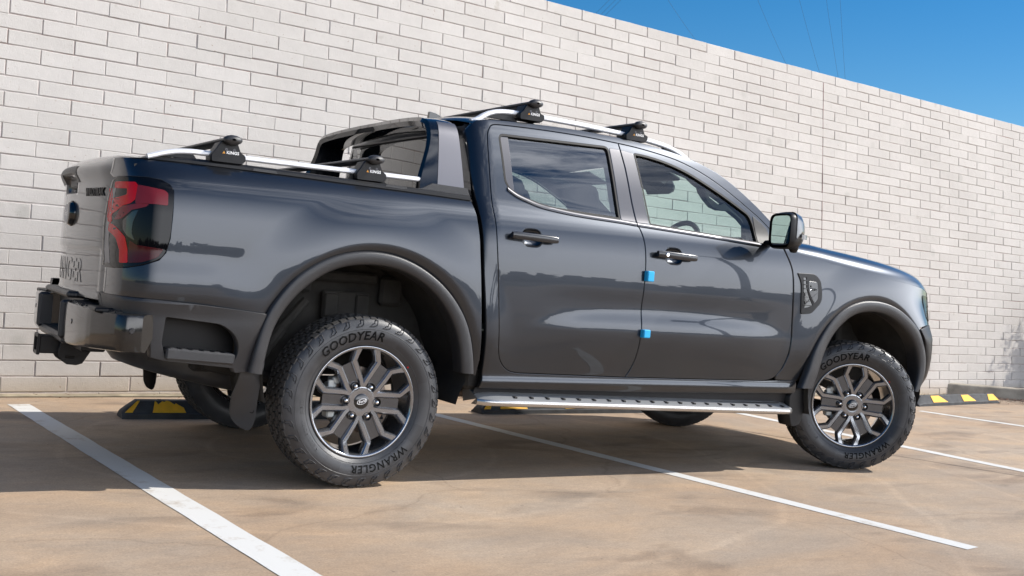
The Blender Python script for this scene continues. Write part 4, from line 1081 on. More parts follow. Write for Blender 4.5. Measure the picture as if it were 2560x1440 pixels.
# ---- mirrors
for sd_ in SIDES:
    mb = MB(); sec = []
    # housing: lofted rounded boxes from mirror side (rear) to the rounded cap (front)
    def ringm(x, cy, cz, hy, hz, e=.45, n=24, sl=0):
        out = []
        for q in range(n):
            a = 2 * PI * q / n; c, s = math.cos(a), math.sin(a)
            yy = cy + hy * math.copysign(abs(c) ** e, c); zz = cz + hz * math.copysign(abs(s) ** e, s)
            out.append((x + sl * (yy - cy), sd_ * yy, zz))
        return out
    sl = -.22
    R4 = [ringm(2.318, 1.088, 1.368, .094, .084, .40, sl=sl), ringm(2.312, 1.088, 1.368, .104, .094, .40, sl=sl), ringm(2.325, 1.088, 1.368, .110, .100, .42, sl=sl), ringm(2.352, 1.088, 1.368, .110, .100, .45, sl=sl), ringm(2.395, 1.085, 1.366, .104, .094, .55, sl=sl * .8), ringm(2.432, 1.078, 1.362, .085, .078, .7, sl=sl * .5), ringm(2.452, 1.070, 1.358, .050, .048, .9, sl=0), ringm(2.458, 1.066, 1.356, .004, .004, 1)]
    mi = fixn(mb.grid(R4[1:], close=True).build('side_mirror', M['black'], TR, sharp=70))
    mb = MB().grid([ringm(2.3140, 1.088, 1.368, .0945, .0845, .38, sl=sl), ringm(2.330, 1.088, 1.368, .0945, .0845, .38, sl=sl)], close=True); part('mirror_recess', mb.V, mb.F, M['black'], mi)
    g = ringm(2.3185, 1.088, 1.370, .091, .081, .38, sl=sl); part('mirror_glass', g, [tuple(range(24))[:: (1 if sd_ > 0 else -1)]], M['mirror'], mi, sharp=None)
    cap = [ringm(2.354, 1.088, 1.374, .1125, .1005, .45, sl=sl), ringm(2.397, 1.085, 1.372, .1065, .0955, .55, sl=sl * .8), ringm(2.435, 1.078, 1.368, .087, .080, .7, sl=sl * .5), ringm(2.4555, 1.070, 1.364, .052, .050, .9), ringm(2.462, 1.066, 1.362, .004, .004, 1)]
    cap = [[(x, y, max(z, 1.325)) for x, y, z in r] for r in cap]
    mb = MB().grid(cap, close=True); fixn(part('mirror_cap', mb.V, mb.F, M['paint'], mi, sharp=70))
    mb = MB().grid([[(2.37 + q * .012, sd_ * (1.1985 - q * q * .0008), z) for z in (1.352, 1.336, 1.326)] for q in range(6)]); part('indicator_lens', mb.V, mb.F, M['clear'], mi)
    mb = MB().tube([(2.42, sd_ * .87, 1.300), (2.40, sd_ * .93, 1.303), (2.385, sd_ * 1.0, 1.298)], [.034, .030, .026], 12, ry=.6); fixn(part('mirror_arm', mb.V, mb.F, M['black'], mi, sharp=60))
    mb = MB().lathe([(0, -.030), (.016, -.028), (.026, -.012), (.028, .02)], 14, 'z', c=(2.415, sd_ * 1.10, 1.283)); part('mirror_camera', mb.V, mb.F, M['black'], mi)

# ---- tailgate
S_bed = S_bedn
def TGX(y, z):
    a = abs(y); x = -1.155 + (.057 if y < 0 else .085) * (y / .64) ** 2
    if a > .52: x += (a - .52) ** 2 * .75
    x -= (.020 * (1 - (y / .75) ** 2) + .004) * sm(1.265, 1.318, z)    # spoiler lip
    x += .075 * max(0, (z - 1.325) / .063) ** 1.6
    # sunken lettered panel
    if a < .60: x += .010 * sm(.985, .970, z) * (1 - sm(.55, .58, a)) * sm(.775, .79, z)
    # handle pocket
    x += .030 * sm(.150, .135, a) * sm(1.225, 1.235, z) * (1 - sm(1.300, 1.31, z))
    return x
V = []; P = []
ys = [ -.685 + 1.37 * i / 96 for i in range(97)]; zs = [.765 + (1.388 - .765) * k / 60 for k in range(61)]
for z in zs: P.append([(TGX(y, z), y, z - (.012 if False else 0) - .012 * sm(.5, .68, abs(y)) * sm(1.3, 1.38, z)) for y in ys])
P.append([(p[0] + .05, p[1], p[2] + .004) for p in P[-1]]); P.insert(0, [(p[0] + .04, p[1], p[2] - .002) for p in P[0]])
tg = fixn(MB().grid(P).build('tailgate', M['paint'], TR, sharp=50))
for sd_ in SIDES:
    part('tailgate_edge', [(x + q, sd_ * .686, z) for z in (.765, 1.0, 1.2, 1.376) for x, q in ((TGX(.685, z), .0), (TGX(.685, z), .05))], [(0, 1, 3, 2), (2, 3, 5, 4), (4, 5, 7, 6)], M['paint'], tg)
# maker's oval with camera
mb = MB().lathe([(.0, -.028), (.046, -.028), (.050, -.026), (.055, -.020), (.060, -.006), (.062, .02)], 40, 'x', c=(TGX(0, 1.13) + .006, -.06, 1.13))
mb.V = [(x, y * 1.25, z) for x, y, z in mb.V]; part('tailgate_badge', mb.V, mb.F, M['gloss'], tg)
bf = [(TGX(0, 1.13) - .0225, -.06 + .054 * math.cos(a * PI / 16), 1.13 + .042 * math.sin(a * PI / 16)) for a in range(32)]
bfo = part('badge_face', bf, [tuple(range(32))], mat('badge_face', (.10, .11, .14), .2, .5), tg, sharp=None)
V, F = text('Ford', .036, lambda u, v, w_: (TGX(0, 1.13) - .0230, -.06 - u, 1.13 + v), shear=.4); part('badge_lettering', V, F, M['chrome'], tg, sharp=None)
mb = MB().box((TGX(0, 1.272) - .002, 0, 1.272), (.03, .20, .05), .01); part('tailgate_handle', mb.V, mb.F, M['black'], tg)
# big sunken maker letters and the trim badge
def emb(u, v, w_): y = -u; z = .870 + v; return (TGX(y, z) - .0015 - w_, y, z)
V, F = text('RANGER', .150, emb, thick=.0005, space=1.12, bold=.001); part('tailgate_lettering', V, F, M['paint'], tg, sharp=30)
def wt(u, v, w_): y = -.445 - u; z = 1.222 + v; return (TGX(y, z) - .003 - w_, y, z)
V, F = text('WILDTRAK', .048, wt, thick=.002, bold=.0012); part('trim_lettering', V, F, M['black'], tg, sharp=30)
# spoiler overlay in satin black across the centre
P = [[(TGX(y, z) - .0022, y, z) for y in np.linspace(-.20, .34, 30)] for z in np.linspace(1.27, 1.345, 8)]
mb = MB().grid(P); part('spoiler_insert', mb.V, mb.F, M['plastic'], tg)

# rear body filler behind tailgate edges, bed floor and inner walls
mb = MB()
mb.box((-.30, 0, .80), (1.52, .94, .04)); mb.box((.44, 0, 1.05), (.03, .98, .55)); mb.box((.47, 0, 1.20), (.03, 1.62, .30)); mb.box((-1.03, 0, 1.06), (.03, 1.26, .56))
for s in SIDES: mb.box((-.30, s * .80, 1.20), (1.50, .02, .28)); mb.box((-.30, s * .64, 1.06), (1.50, .33, .02)); mb.box((-.80, s * .64, .93), (.42, .33, .25))
mb.box((-1.02, -.70, 1.02), (.07, .06, .52)); mb.box((-1.0, .66, 1.02), (.07, .06, .52))
mb.build('bed_tub', M['under'], TR, sharp=30)
mb = MB()
for i in range(16): mb.box((-1.0 + i * .092, 0, 1.335), (.086, 1.52, .012), .003)
mb.build('roller_cover', M['black'], TR, sharp=30)

# ---- rear bumper
plan_n = [(-1.075, -.935), (-1.115, -.86), (-1.150, -.775), (-1.160, -.745), (-1.170, -.70), (-1.186, -.58), (-1.195, -.40), (-1.185, -.335), (-1.145, -.31)]
def bumper_half(s):
    lo = [.585, .572, .566, .560, .555, .550, .545, .55]; P = []
    pl = [(-.995, -.951), (-1.035, -.950)] + plan_n
    pl = catmull(pl, 4); P = []
    for x, y in pl:
        t = (y + .95) / .6; zl = .582 - .02 * sm(0, .6, y + .95); zt = .728 - .012 * sm(-.99, -1.15, x) * 0 + .012 * sm(0, .5, y + .95)
        inx = .02
        P.append([(x + inx, y + inx * .6, zl - .004), (x + .004, y + .002, zl), (x, y, zl + .010), (x - .001, y - .001, (zl + zt) / 2), (x, y, zt - .012), (x + .004, y + .003, zt - .002), (x + inx, y + inx * .6, zt + .004), (x + .10, y + .05, zt + .006)])
    P = [[(a, b * -s, c) for a, b, c in r] for r in P]
    mb = MB().grid(P); mb.add(P[0], [tuple(range(8))]); mb.add(P[-1], [tuple(range(8))])
    return mb
rb = fixn(bumper_half(-1).build('rear_bumper', M['bumper'], TR, sharp=40))
mb2 = bumper_half(1); fixn(part('bumper_end', mb2.V, mb2.F, M['bumper'], rb, sharp=40))
for s in SIDES:
    mb = MB()
    for i in range(13):
        mb.box((-1.130 + (0 if i < 6 else (i - 5) * .012), s * (.40 + i * .038), .746 - .001 * i), (.085, .020, .009), .003)
    mb.box((-1.085, s * .58, .735), (.14, .46, .018), .005)
    part('bumper_tread', mb.V, mb.F, M['black'], rb, sharp=30)
mb = MB()
mb.box((-1.10, 0, .66), (.03, .66, .20), .01); mb.box((-1.135, 0, .768), (.10, .62, .03), .01); mb.box((-1.15, 0, .570), (.09, .66, .04), .012)
mb.box((-1.055, 0, .77), (.06, 1.0, .04), .01)
for s in SIDES: mb.box((-1.165, s * .325, .66), (.09, .03, .17), .012)
part('bumper_centre', mb.V, mb.F, M['plastic'], rb, sharp=30)
for (x, y) in ((-1.035, -.953), (-1.1905, -.52), (-1.1905, .52)):
    ax = 'y' if y < -.9 else 'x'
    mb = MB().lathe([(0, -.003), (.010, -.003), (.012, 0), (.0125, .003)], 16, ax, c=(x, y, .665)); part('parking_sensor', mb.V, mb.F, M['hp'], rb)
# tow receiver
mb = MB()
for a, b, c, d in ((0, .556, .10, .010), (0, .484, .10, .010)): mb.box((-1.165, 0, a + b), (.17, .095, d), .002)
for s in SIDES: mb.box((-1.165, s * .044, .520), (.17, .009, .075), .002)
mb.box((-1.245, 0, .563), (.014, .105, .010), .003); mb.box((-1.245, 0, .477), (.014, .105, .010), .003)
for s in SIDES: mb.box((-1.245, s * .051, .520), (.014, .010, .095), .003)
mb.box((-1.08, 0, .55), (.10, .9, .04), .006)
# safety-chain plates
for s in (-1, 1):
    o = [(-1.21, .40), (-1.20, .37), (-1.15, .345), (-1.10, .343), (-1.06, .37), (-1.04, .45), (-1.2, .45)]
    hole_ = rounded([(-1.135, .463), (-1.135, .478), (-1.09, .477), (-1.09, .462)], .007, 3)
tw = mb.build('tow_receiver', M['black'], TR, sharp=30)
for s in (-1, 1): panel('chain_plate', [(-1.165, .50), (-1.162, .478), (-1.146, .452), (-1.125, .438), (-1.084, .435), (-1.059, .443), (-1.023, .505), (-1.01, .55), (-1.15, .55)], lambda x, z: .10, M['black'], tw, s, [hole_], gap=0, depth=.008, step=.03)

# ---- sports bar (lofted hoop) and its feet
path = [(-.835, 1.365), (-.815, 1.45), (-.79, 1.54), (-.762, 1.63), (-.738, 1.685), (-.700, 1.722), (-.62, 1.742), (-.45, 1.755), (-.2, 1.765), (0, 1.768)]
path = path + [(-y, z) for y, z in path[::-1][1:]]; path = catmull(path, 3)
P = []
for i, (y, z) in enumerate(path):
    y0, z0 = path[max(i - 1, 0)]; y1, z1 = path[min(i + 1, len(path) - 1)]
    ty, tz = y1 - y0, z1 - z0; l = math.hypot(ty, tz); ny, nz = -tz / l, ty / l      # outward is up/left of travel
    zz = min(max((z - 1.36) / .39, 0), 1)
    xr = .225 + .075 * sm(0, .8, zz); xf = .478 - .018 * zz
    if zz > .93: xr = .292 + .05 * (1 - abs(y) / .75)
    th = .055
    pr = [(xr + .012, 0), (xr + .07, .004), (xf - .035, .004), (xf - .008, 0), (xf, -.012), (xf - .003, -th), (xr + .05, -th), (xr + .012, -th + .012), (xr, -.020)]
    P.append([(a, y + b * ny, z + b * nz) for a, b in pr])
sb = fixn(MB().grid(P, close=True).build('sports_bar', M['gloss'], TR, sharp=40))
for s in SIDES:
    q = [(y, z) for y, z in path if y * s > .69] ; q = sorted(q, key=lambda p: p[1]); V = []; F = []
    for i, (y, z) in enumerate(q):
        zz = (z - 1.36) / .39; xa = .365 + .0 * zz + (.02 * (zz)); V += [(.325 + .035 * zz, y + s * .006, z + .001), (.474 - .018 * zz, y + s * .006, z + .001)]
    F = [(2 * i, 2 * i + 1, 2 * i + 3, 2 * i + 2) for i in range(len(q) - 1)]
    fixn(part('bar_side_panel', V, F, M['sail'], sb))
    V = [(a, s * .845, z) for a, z in ((.13, 1.372), (.235, 1.384), (.285, 1.408), (.482, 1.405), (.505, 1.366))]
    mb = MB().prism([(.14, 1.368), (.245, 1.380), (.295, 1.408), (.482, 1.404), (.503, 1.362)], lambda p: (p[0], s * .848, p[1]), lambda p: (p[0], s * .76, p[1])); fixn(part('bar_foot', mb.V, mb.F, M['plastic'], sb, sharp=30))
mb = MB().tube([(.36, .30, 1.765), (.335, .30, 1.80), (.30, .30, 1.815)], [.012, .009, .004], 8)
mb = MB().prism([(.66, 1.828), (.80, 1.832), (.70, 1.872), (.665, 1.876)], lambda p: (p[0], -.012, p[1]), lambda p: (p[0], .012, p[1])); fixn(mb.build('roof_antenna', M['gloss'], TR))

# ---- rails
def rail(name, top, y, w_, hgt, mt, feet, sides=SIDES, yb=None):
    for s in sides:
        P = []
        tp = catmull(top, 5)
        for i, (x, z) in enumerate(tp):
            x0, z0 = tp[max(i - 1, 0)]; x1, z1 = tp[min(i + 1, len(tp) - 1)]; l = math.hypot(x1 - x0, z1 - z0); nx, nz = -(z1 - z0) / l, (x1 - x0) / l
            yy = y(x) if callable(y) else y
            hh = hgt(i / (len(tp) - 1)) if callable(hgt) else hgt
            sec = [(-w_ / 2, -.006), (-w_ / 2 + .006, 0), (w_ / 2 - .006, 0), (w_ / 2, -.006), (w_ / 2, -hh + .005), (w_ / 2 - .005, -hh), (-w_ / 2 + .005, -hh), (-w_ / 2, -hh + .005)]
            P.append([(x + nx * b, s * (yy + a), z + nz * b) for a, b in sec])
        mb = MB().grid(P, close=True); mb.add(P[0], [tuple(range(8))]); mb.add(P[-1], [tuple(range(8))[::-1]])
        r = fixn(mb.build(name, mt, TR, sharp=40))
        for fx in feet:
            mbf = MB().prism(fx, lambda p: (p[0], s * ((y(p[0]) if callable(y) else y) + w_ * .35), p[1]), lambda p: (p[0], s * ((y(p[0]) if callable(y) else y) - w_ * .35), p[1]))
            fixn(part('rail_foot', mbf.V, mbf.F, M['black'], r, sharp=30))
rail('bed_rail', [(-1.005, 1.386), (-.975, 1.397), (-.94, 1.409), (-.8836, 1.4225), (-.82, 1.4285), (-.7447, 1.4290), (-.6026, 1.4285), (-.2879, 1.4300), (.0679, 1.4325), (.4764, 1.4336)], .80, .035, lambda t: .022, M['silver'],
     [[(-.97, 1.386), (-.91, 1.404), (-.86, 1.410), (-.82, 1.411), (-.80, 1.386)], [(-.12, 1.380), (-.10, 1.412), (.04, 1.412), (.075, 1.380)]])
rail('roof_rail', [(.565, 1.765), (.601, 1.7826), (.640, 1.808), (.6900, 1.8305), (.75, 1.8425), (.8266, 1.8462), (.9974, 1.8462), (1.2302, 1.8437), (1.4974, 1.8335), (1.6823, 1.8215), (1.8102, 1.8052), (1.90, 1.7810), (1.971, 1.748), (2.02, 1.715)], lambda x: .655 + .012 * sm(1.7, 2.0, x) + .01 * sm(.7, .57, x), .034, .024, M['silver'],
     [[(.655, 1.79), (.72, 1.815), (.80, 1.822), (.84, 1.79)], [(1.80, 1.77), (1.80, 1.80), (1.90, 1.772), (1.975, 1.735), (1.93, 1.735)]])

# ---- cross bars with feet, end caps and prints
def crossbar(xc, zb, yh, yf, hf, lean):
    P = []
    for y in np.linspace(-yh + .02, yh - .02, 9):
        P.append([(xc + .039 * math.cos(a), y, zb + .0135 * math.sin(a)) for a in [2 * PI * q / 16 for q in range(16)]])
    cb = fixn(MB().grid(P, close=True).build('cross_bar', M['plastic'], TR, sharp=60))
    for s in SIDES:
        mb = MB(); P = []
        for k, t in enumerate((0, .25, .6, .85, 1.0)):
            P.append([(xc + .041 * math.cos(a) * math.sqrt(max(0, 1 - (t * .98) ** 2.5)), s * (yh - .022 + .022 * t), zb + .021 * math.sin(a) * math.sqrt(max(0, 1 - (t * .98) ** 2.5))) for a in [2 * PI * q / 20 for q in range(20)]])
        mb.grid(P, close=True); mb.grid([[(xc + .041 * math.cos(a), s * (yh - .022 - q), zb + .021 * math.sin(a)) for a in [2 * PI * i / 20 for i in range(20)]] for q in (0, .004)], close=True)
        fixn(part('end_cap', mb.V, mb.F, M['plastic'], cb, sharp=60))
        # foot: trapezoid clamp
        prof = [(-.076, -hf), (-.078, -hf + .030), (-.060, -.045), (-.040, -.008), (.034, -.008), (.050, -.045), (.074, -hf + .036), (.076, -hf + .018), (.060, -hf)]
        prof = rounded(prof, .006, 3); P = []
        for o_, sc_ in ((-.042, .97), (.030, 1.0), (.040, .985), (.046, .94)):
            P.append([(xc - .004 + p[0] * sc_, s * (yf + o_ + max(0, (-.5 * hf - p[1])) * lean), zb + (p[1] + hf / 2) * sc_ - hf / 2) for p in prof])
        mb = MB().grid(P, close=True); mb.add(P[-1], [tuple(range(len(prof)))]); mb.add(P[0], [tuple(range(len(prof)))[::-1]])
        ft = fixn(part('bar_foot', mb.V, mb.F, M['black'], cb, sharp=40))
        yo = s * (yf + .0468)
        mb = MB()
        for dx in (-.018, .016): mb.lathe([(.0022, 0), (.0052, 0), (.0056, s * -.003)], 12, 'y', c=(xc + dx, yo, zb - .040))
        part('foot_bolt', mb.V, mb.F, M['satin'], cb)
        sx_ = 1 if s < 0 else -1
        V = [(xc + sx_ * a, yo, zb - .055 + b) for a, b in ((-.034, -.004), (-.022, -.004), (-.028, .007))]
        part('foot_logo', V, [(0, 1, 2)], M['orange'], cb, sharp=None)
        V, F = text('KINGS', .0175, lambda u, v, w_: (xc + sx_ * (-.017 + u), yo, zb - .0535 + v), align='LEFT', bold=.0006, space=1.1)
        part('foot_lettering', V, F, M['white'], cb, sharp=None)
crossbar(-.672, 1.482, .892, .805, .098, 0)
crossbar(-.012, 1.480, .892, .805, .098, 0)
crossbar(.908, 1.889, .745, .662, .088, 0)
crossbar(1.585, 1.874, .745, .662, .088, 0)
# ============================================================ WHEELS (axis along local y, outer face at -y)
TP = [(.3835, 0), (.3838, .05), (.3832, .080), (.3800, .098), (.3735, .108), (.362, .1165), (.345, .1235), (.322, .1275), (.300, .1262), (.282, .1205), (.268, .1125), (.259, .1065), (.2535, .1025), (.250, .097)]
def side_t(r):
    q = sorted(TP[3:]); return interp(r, q)
def tyre_parts(w):
    prof = [(r, -t) for r, t in TP[::-1]] + [(r, t) for r, t in TP[1:]]
    prof = [(r - (.0085 if abs(t) < .085 else 0), t) for r, t in prof]
    prof = catmull(prof, 3); mb = MB().lathe(prof, 128)
    ty = _mesh0('tyre', mb.V, mb.F, M['tyre'], w, 60)
    # tread blocks: staggered rows with sipes
    r = random.Random(2); mb = MB(); n = 66
    rows = [(-.094, .030, .0), (-.058, .030, .5), (-.020, .032, .1), (.020, .032, .6), (.058, .030, .2), (.094, .030, .7)]
    for ri, (tc_, wd, ph) in enumerate(rows):
        for i in range(n):
            a0 = 2 * PI * (i + ph) / n; da = 2 * PI / n * .74; zig = .006 * (1 if i % 2 else -1)
            outer = abs(tc_) > .09
            pts = []
            for (u, v) in ((-.5, -.5), (.0, -.62), (.5, -.5), (.5, .5), (.0, .38), (-.5, .5)):
                a = a0 + da * (v + (.25 * u if not outer else .1 * u)); t = tc_ + wd * u * .88 + (zig if not outer else zig * .4)
                pts.append((a, t))
            V = []
            for lv in (0, 1):
                for a, t in pts:
                    at_ = abs(t); top = .3865 if at_ < .08 else .3865 - (at_ - .08) ** 2 * 9.0
                    rr = .372 if lv == 0 else top
                    if lv == 0 and at_ > .1: rr = .366
                    V.append((rr * math.cos(a), t, rr * math.sin(a)))
            k = 6; mb.add(V, [tuple(range(k, 2 * k))] + [(q, (q + 1) % k, k + (q + 1) % k, k + q) for q in range(k)])
    fixn(_mesh0('tread_blocks', mb.V, mb.F, M['tread'], ty if False else w, 20))
    return ty
def arc_text(s_, r0, size, adeg, mt, w, bold=.0, space=1.0, shear=0.0, lift=.0026, parent=None, outline=False):
    def f(u, v, w_):
        a = math.radians(adeg) - u / r0; r = r0 + v
        t = side_t(r) + lift
        return (r * math.cos(a), -t, r * math.sin(a))
    V, F = text(s_, size, f, bold=bold, space=space, shear=shear, res=2)
    return _mesh0('sidewall_lettering', V, F, mt, w, None)
M['band'] = mat('smooth_band', (.030, .030, .032), .42)
def make_wheel(loc, rz, lettering=True, brake=True):
    w = empty('wheel', (loc[0] - ORG.x, loc[1], loc[2]), rz, TR)
    ty = tyre_parts(w)
    # shoulder lugs on the sidewall
    mb = MB(); n = 33
    for i in range(n):
        a0 = 2 * PI * i / n; st = 2 * PI / n
        def P(u, r, o=.0016): a = a0 + u * st; return (r * math.cos(a), -(side_t(r) + o), r * math.sin(a))
        for seg, wd in (([(-.32, .3700), (-.30, .350), (-.05, .342), (.30, .341)], .0026), ([(-.10, .3700), (-.10, .357), (.10, .352), (.16, .3460)], .0020), ([(-.32, .3700), (-.10, .3700)], .0020)):
            seg = resample(seg, 8)
            for j in range(7):
                (u0, r0), (u1, r1) = seg[j], seg[j + 1]
                du, dr = (u1 - u0) * st * .355, r1 - r0; l = math.hypot(du, dr) or 1; nu, nr = -dr / l * wd / (st * .355), du / l * wd
                V = [P(u0 + nu, r0 + nr, .0), P(u0, r0, .0042), P(u0 - nu, r0 - nr, .0), P(u1 + nu, r1 + nr, .0), P(u1, r1, .0042), P(u1 - nu, r1 - nr, .0)]
                mb.add(V, [(0, 1, 4, 3), (1, 2, 5, 4)])
    for rr in (.2745, .3285): 
        mb.lathe([(rr - .0012, -side_t(rr - .0012)), (rr, -side_t(rr) - .0014), (rr + .0012, -side_t(rr + .0012))], 96)
    _mesh0('sidewall_lugs', mb.V, mb.F, M['tyre'], w, 30)
    if lettering:
        arc_text('GOODYEAR', .2985, .056, 107, M['letter'], w, bold=.0012, space=1.04, shear=.18)
        arc_text('WRANGLER', .2985, .048, -70, M['letter'], w, bold=.0008, space=1.14, shear=.10)
        arc_text('TERRITORY  AT/S', .290, .026, -158, mat('moulded_letter', (.055, .056, .058), .45) if 'ml' not in M else M['ml'], w, bold=.0002, space=1.22)
        # polished band segments that frame the words
        for a0, a1, r0, r1 in ((18, 62, .279, .321), (-124, -108, .279, .321), (-36, -20, .279, .321)):
            P = [[((r0 + (r1 - r0) * q / 6) * math.cos(math.radians(a)), -(side_t(r0 + (r1 - r0) * q / 6) + .0006), (r0 + (r1 - r0) * q / 6) * math.sin(math.radians(a))) for q in range(7)] for a in np.linspace(a0, a1, 16)]
            g = MB().grid(P); fixn(_mesh0('sidewall_band', g.V, g.F, M['band'], w, 30))
        V = [((.262 + .004 * math.cos(a)) * math.cos(.66) - .004 * math.sin(a) * math.sin(.66), -(side_t(.262) + .0035), (.262 + .004 * math.cos(a)) * math.sin(.66) + .004 * math.sin(a) * math.cos(.66)) for a in [2 * PI * q / 12 for q in range(12)]]
        _mesh0('balance_mark', V, [tuple(range(12))], M['red2'], w, None)
    # rim
    mb = MB().lathe([(.2500, -.098), (.2515, -.1035), (.2512, -.1075), (.2480, -.1085), (.2425, -.1065), (.2385, -.101), (.2355, -.090), (.2325, -.070), (.2280, -.02), (.2210, .03), (.2240, .075), (.238, .095), (.250, .10)], 96, k=0)
    rim = _mesh0('rim', mb.V, mb.F, M['rim'], w, 50)
    fixn(rim)
    # spokes: six arms, each two raised ridges that kink outward to the rim
    mb = MB(); mp = MB()
    def pol(r, a, t): return Vector((r * math.cos(a), -t, r * math.sin(a)))
    for k in range(6):
        a = math.radians(-3 + 60 * k); er = Vector((math.cos(a), 0, math.sin(a))); et = Vector((-math.sin(a), 0, math.cos(a)))
        for s in (-1, 1):
            pts = [er * .050 + et * (s * .028), er * .085 + et * (s * .0350), er * .140 + et * (s * .0375), er * .186 + et * (s * .0385)]
            ae = a + s * math.radians(19.2); e = Vector((math.cos(ae), 0, math.sin(ae)))
            p0 = pts[-1]; p1 = e * .2410
            pts += [p0.lerp(p1, .10), p0.lerp(p1, .5), p0.lerp(p1, .92), p0.lerp(p1, 1.06)]
            tt = [.0880, .0905, .0955, .0965, .0975, .0990, .1010, .1020]; ww = [.0120, .0125, .0128, .0132, .0128, .0130, .0150, .016]
            P = []
            for i, p in enumerate(pts):
                d = (pts[min(i + 1, len(pts) - 1)] - pts[max(i - 1, 0)]).normalized(); nn_ = Vector((-d.z, 0, d.x)); h = ww[i]
                dp = .034
                row = []
                for q, dd in ((-h - .006, dp), (-h - .0045, .014), (-h - .0005, .0055), (-h + .0045, 0), (h - .0045, 0), (h + .0005, .0055), (h + .0045, .014), (h + .006, dp)):
                    v = p + nn_ * q; row.append((v.x, -(tt[i] - dd), v.z))
                P.append(row)
            mb.grid(P)
        # web panel between the ridges
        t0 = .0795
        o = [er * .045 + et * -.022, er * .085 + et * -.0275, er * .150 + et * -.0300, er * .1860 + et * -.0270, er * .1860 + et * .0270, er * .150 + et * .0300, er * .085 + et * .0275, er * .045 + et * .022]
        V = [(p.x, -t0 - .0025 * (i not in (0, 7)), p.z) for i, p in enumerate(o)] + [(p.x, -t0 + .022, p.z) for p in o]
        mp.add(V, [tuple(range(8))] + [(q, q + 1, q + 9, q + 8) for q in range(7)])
    # hub
    mb.lathe([(0, -.0865), (.040, -.0885), (.058, -.0900), (.0650, -.0890), (.069, -.084), (.071, -.055)], 48)
    _mesh0('spoke', mb.V, mb.F, M['rim'], w, 22); fixn(w.children[-1]); w.children[-1].name = 'spokes'
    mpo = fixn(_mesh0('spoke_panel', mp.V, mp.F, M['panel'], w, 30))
    # lug nuts in dark pockets
    for k in range(6):
        a = math.radians(-3 + 60 * k); c = (.0760 * math.cos(a), 0, .0760 * math.sin(a))
        m1 = MB().lathe([(.0115, -.0800), (.0160, -.0865), (.0182, -.0925), (.0192, -.0930), (.0200, -.0905), (.0200, -.070)], 20, c=c); fixn(_mesh0('lug_pocket', m1.V, m1.F, M['gloss'], w, 40))
        m2 = MB().lathe([(0, -.1000), (.004, -.0995), (.0078, -.0965), (.0092, -.0925), (.0105, -.0900), (.0105, -.075)], 12, c=c); fixn(_mesh0('lug_nut', m2.V, m2.F, M['chrome'], w, 35))
    m3 = MB().lathe([(0, -.0962), (.030, -.0955), (.0335, -.0935), (.0350, -.0885)], 36); cc = fixn(_mesh0('centre_cap', m3.V, m3.F, M['gloss'], w, 40))
    ov = [(.0245 * math.cos(q * PI / 16), .0125 * math.sin(q * PI / 16)) for q in range(32)]; ca, sa = math.cos(.32), math.sin(.32)
    V = [((x * ca - y * sa), -.0968, (x * sa + y * ca)) for x, y in ov] + [((x * ca - y * sa) * .9, -.0968, (x * sa + y * ca) * .86) for x, y in ov]
    _mesh0('cap_oval', V, [(q, (q + 1) % 32, 32 + (q + 1) % 32, 32 + q) for q in range(32)], M['silver'], w, None)
    V, F = text('Ford', .0185, lambda u, v, w_: (u * ca - v * sa, -.0969, u * sa + v * ca), shear=.35, bold=.0003); _mesh0('cap_lettering', V, F, M['silver'], w, None)
    # brake behind the spokes
    m4 = MB().lathe([(.075, -.050), (.080, -.052), (.085, -.030), (.150, -.028), (.1515, -.026), (.1515, -.004), (.150, -.002), (.08, 0)], 48); fixn(_mesh0('brake_disc', m4.V, m4.F, M['disc'], w, 35))
    m5 = MB()
    for q in range(6):
        a = math.radians(142 + q * 13); m5.box((.142 * math.cos(a), -.022, .142 * math.sin(a)), (.040, .062, .032), .006, k=0)
    m5.box((.150 * math.cos(2.75), -.055, .150 * math.sin(2.75)), (.03, .012, .07), .004); _mesh0('brake_caliper', m5.V, m5.F, M['caliper'], w, 30)
    m6 = MB().lathe([(.05, .0), (.09, .03), (.06, .09), (.05, .16)], 20); _mesh0('hub_carrier', m6.V, m6.F, M['under'], w, 40)
    return w
WZ = .3868
W0 = make_wheel((0, -.81, WZ), 0)
def copy_tree(o, parent=None):
    c = o.copy(); COL.objects.link(c)
    if parent is not None: c.parent = parent
    for ch in list(o.children): copy_tree(ch, c)
    return c
for loc, rz in (((3.27, -.81, WZ), -.538), ((0, .81, WZ), PI), ((3.27, .81, WZ), PI - .50)):
    c = copy_tree(W0, TR); c.location = (loc[0] - ORG.x, loc[1], loc[2]); c.rotation_euler = (0, 0, rz)

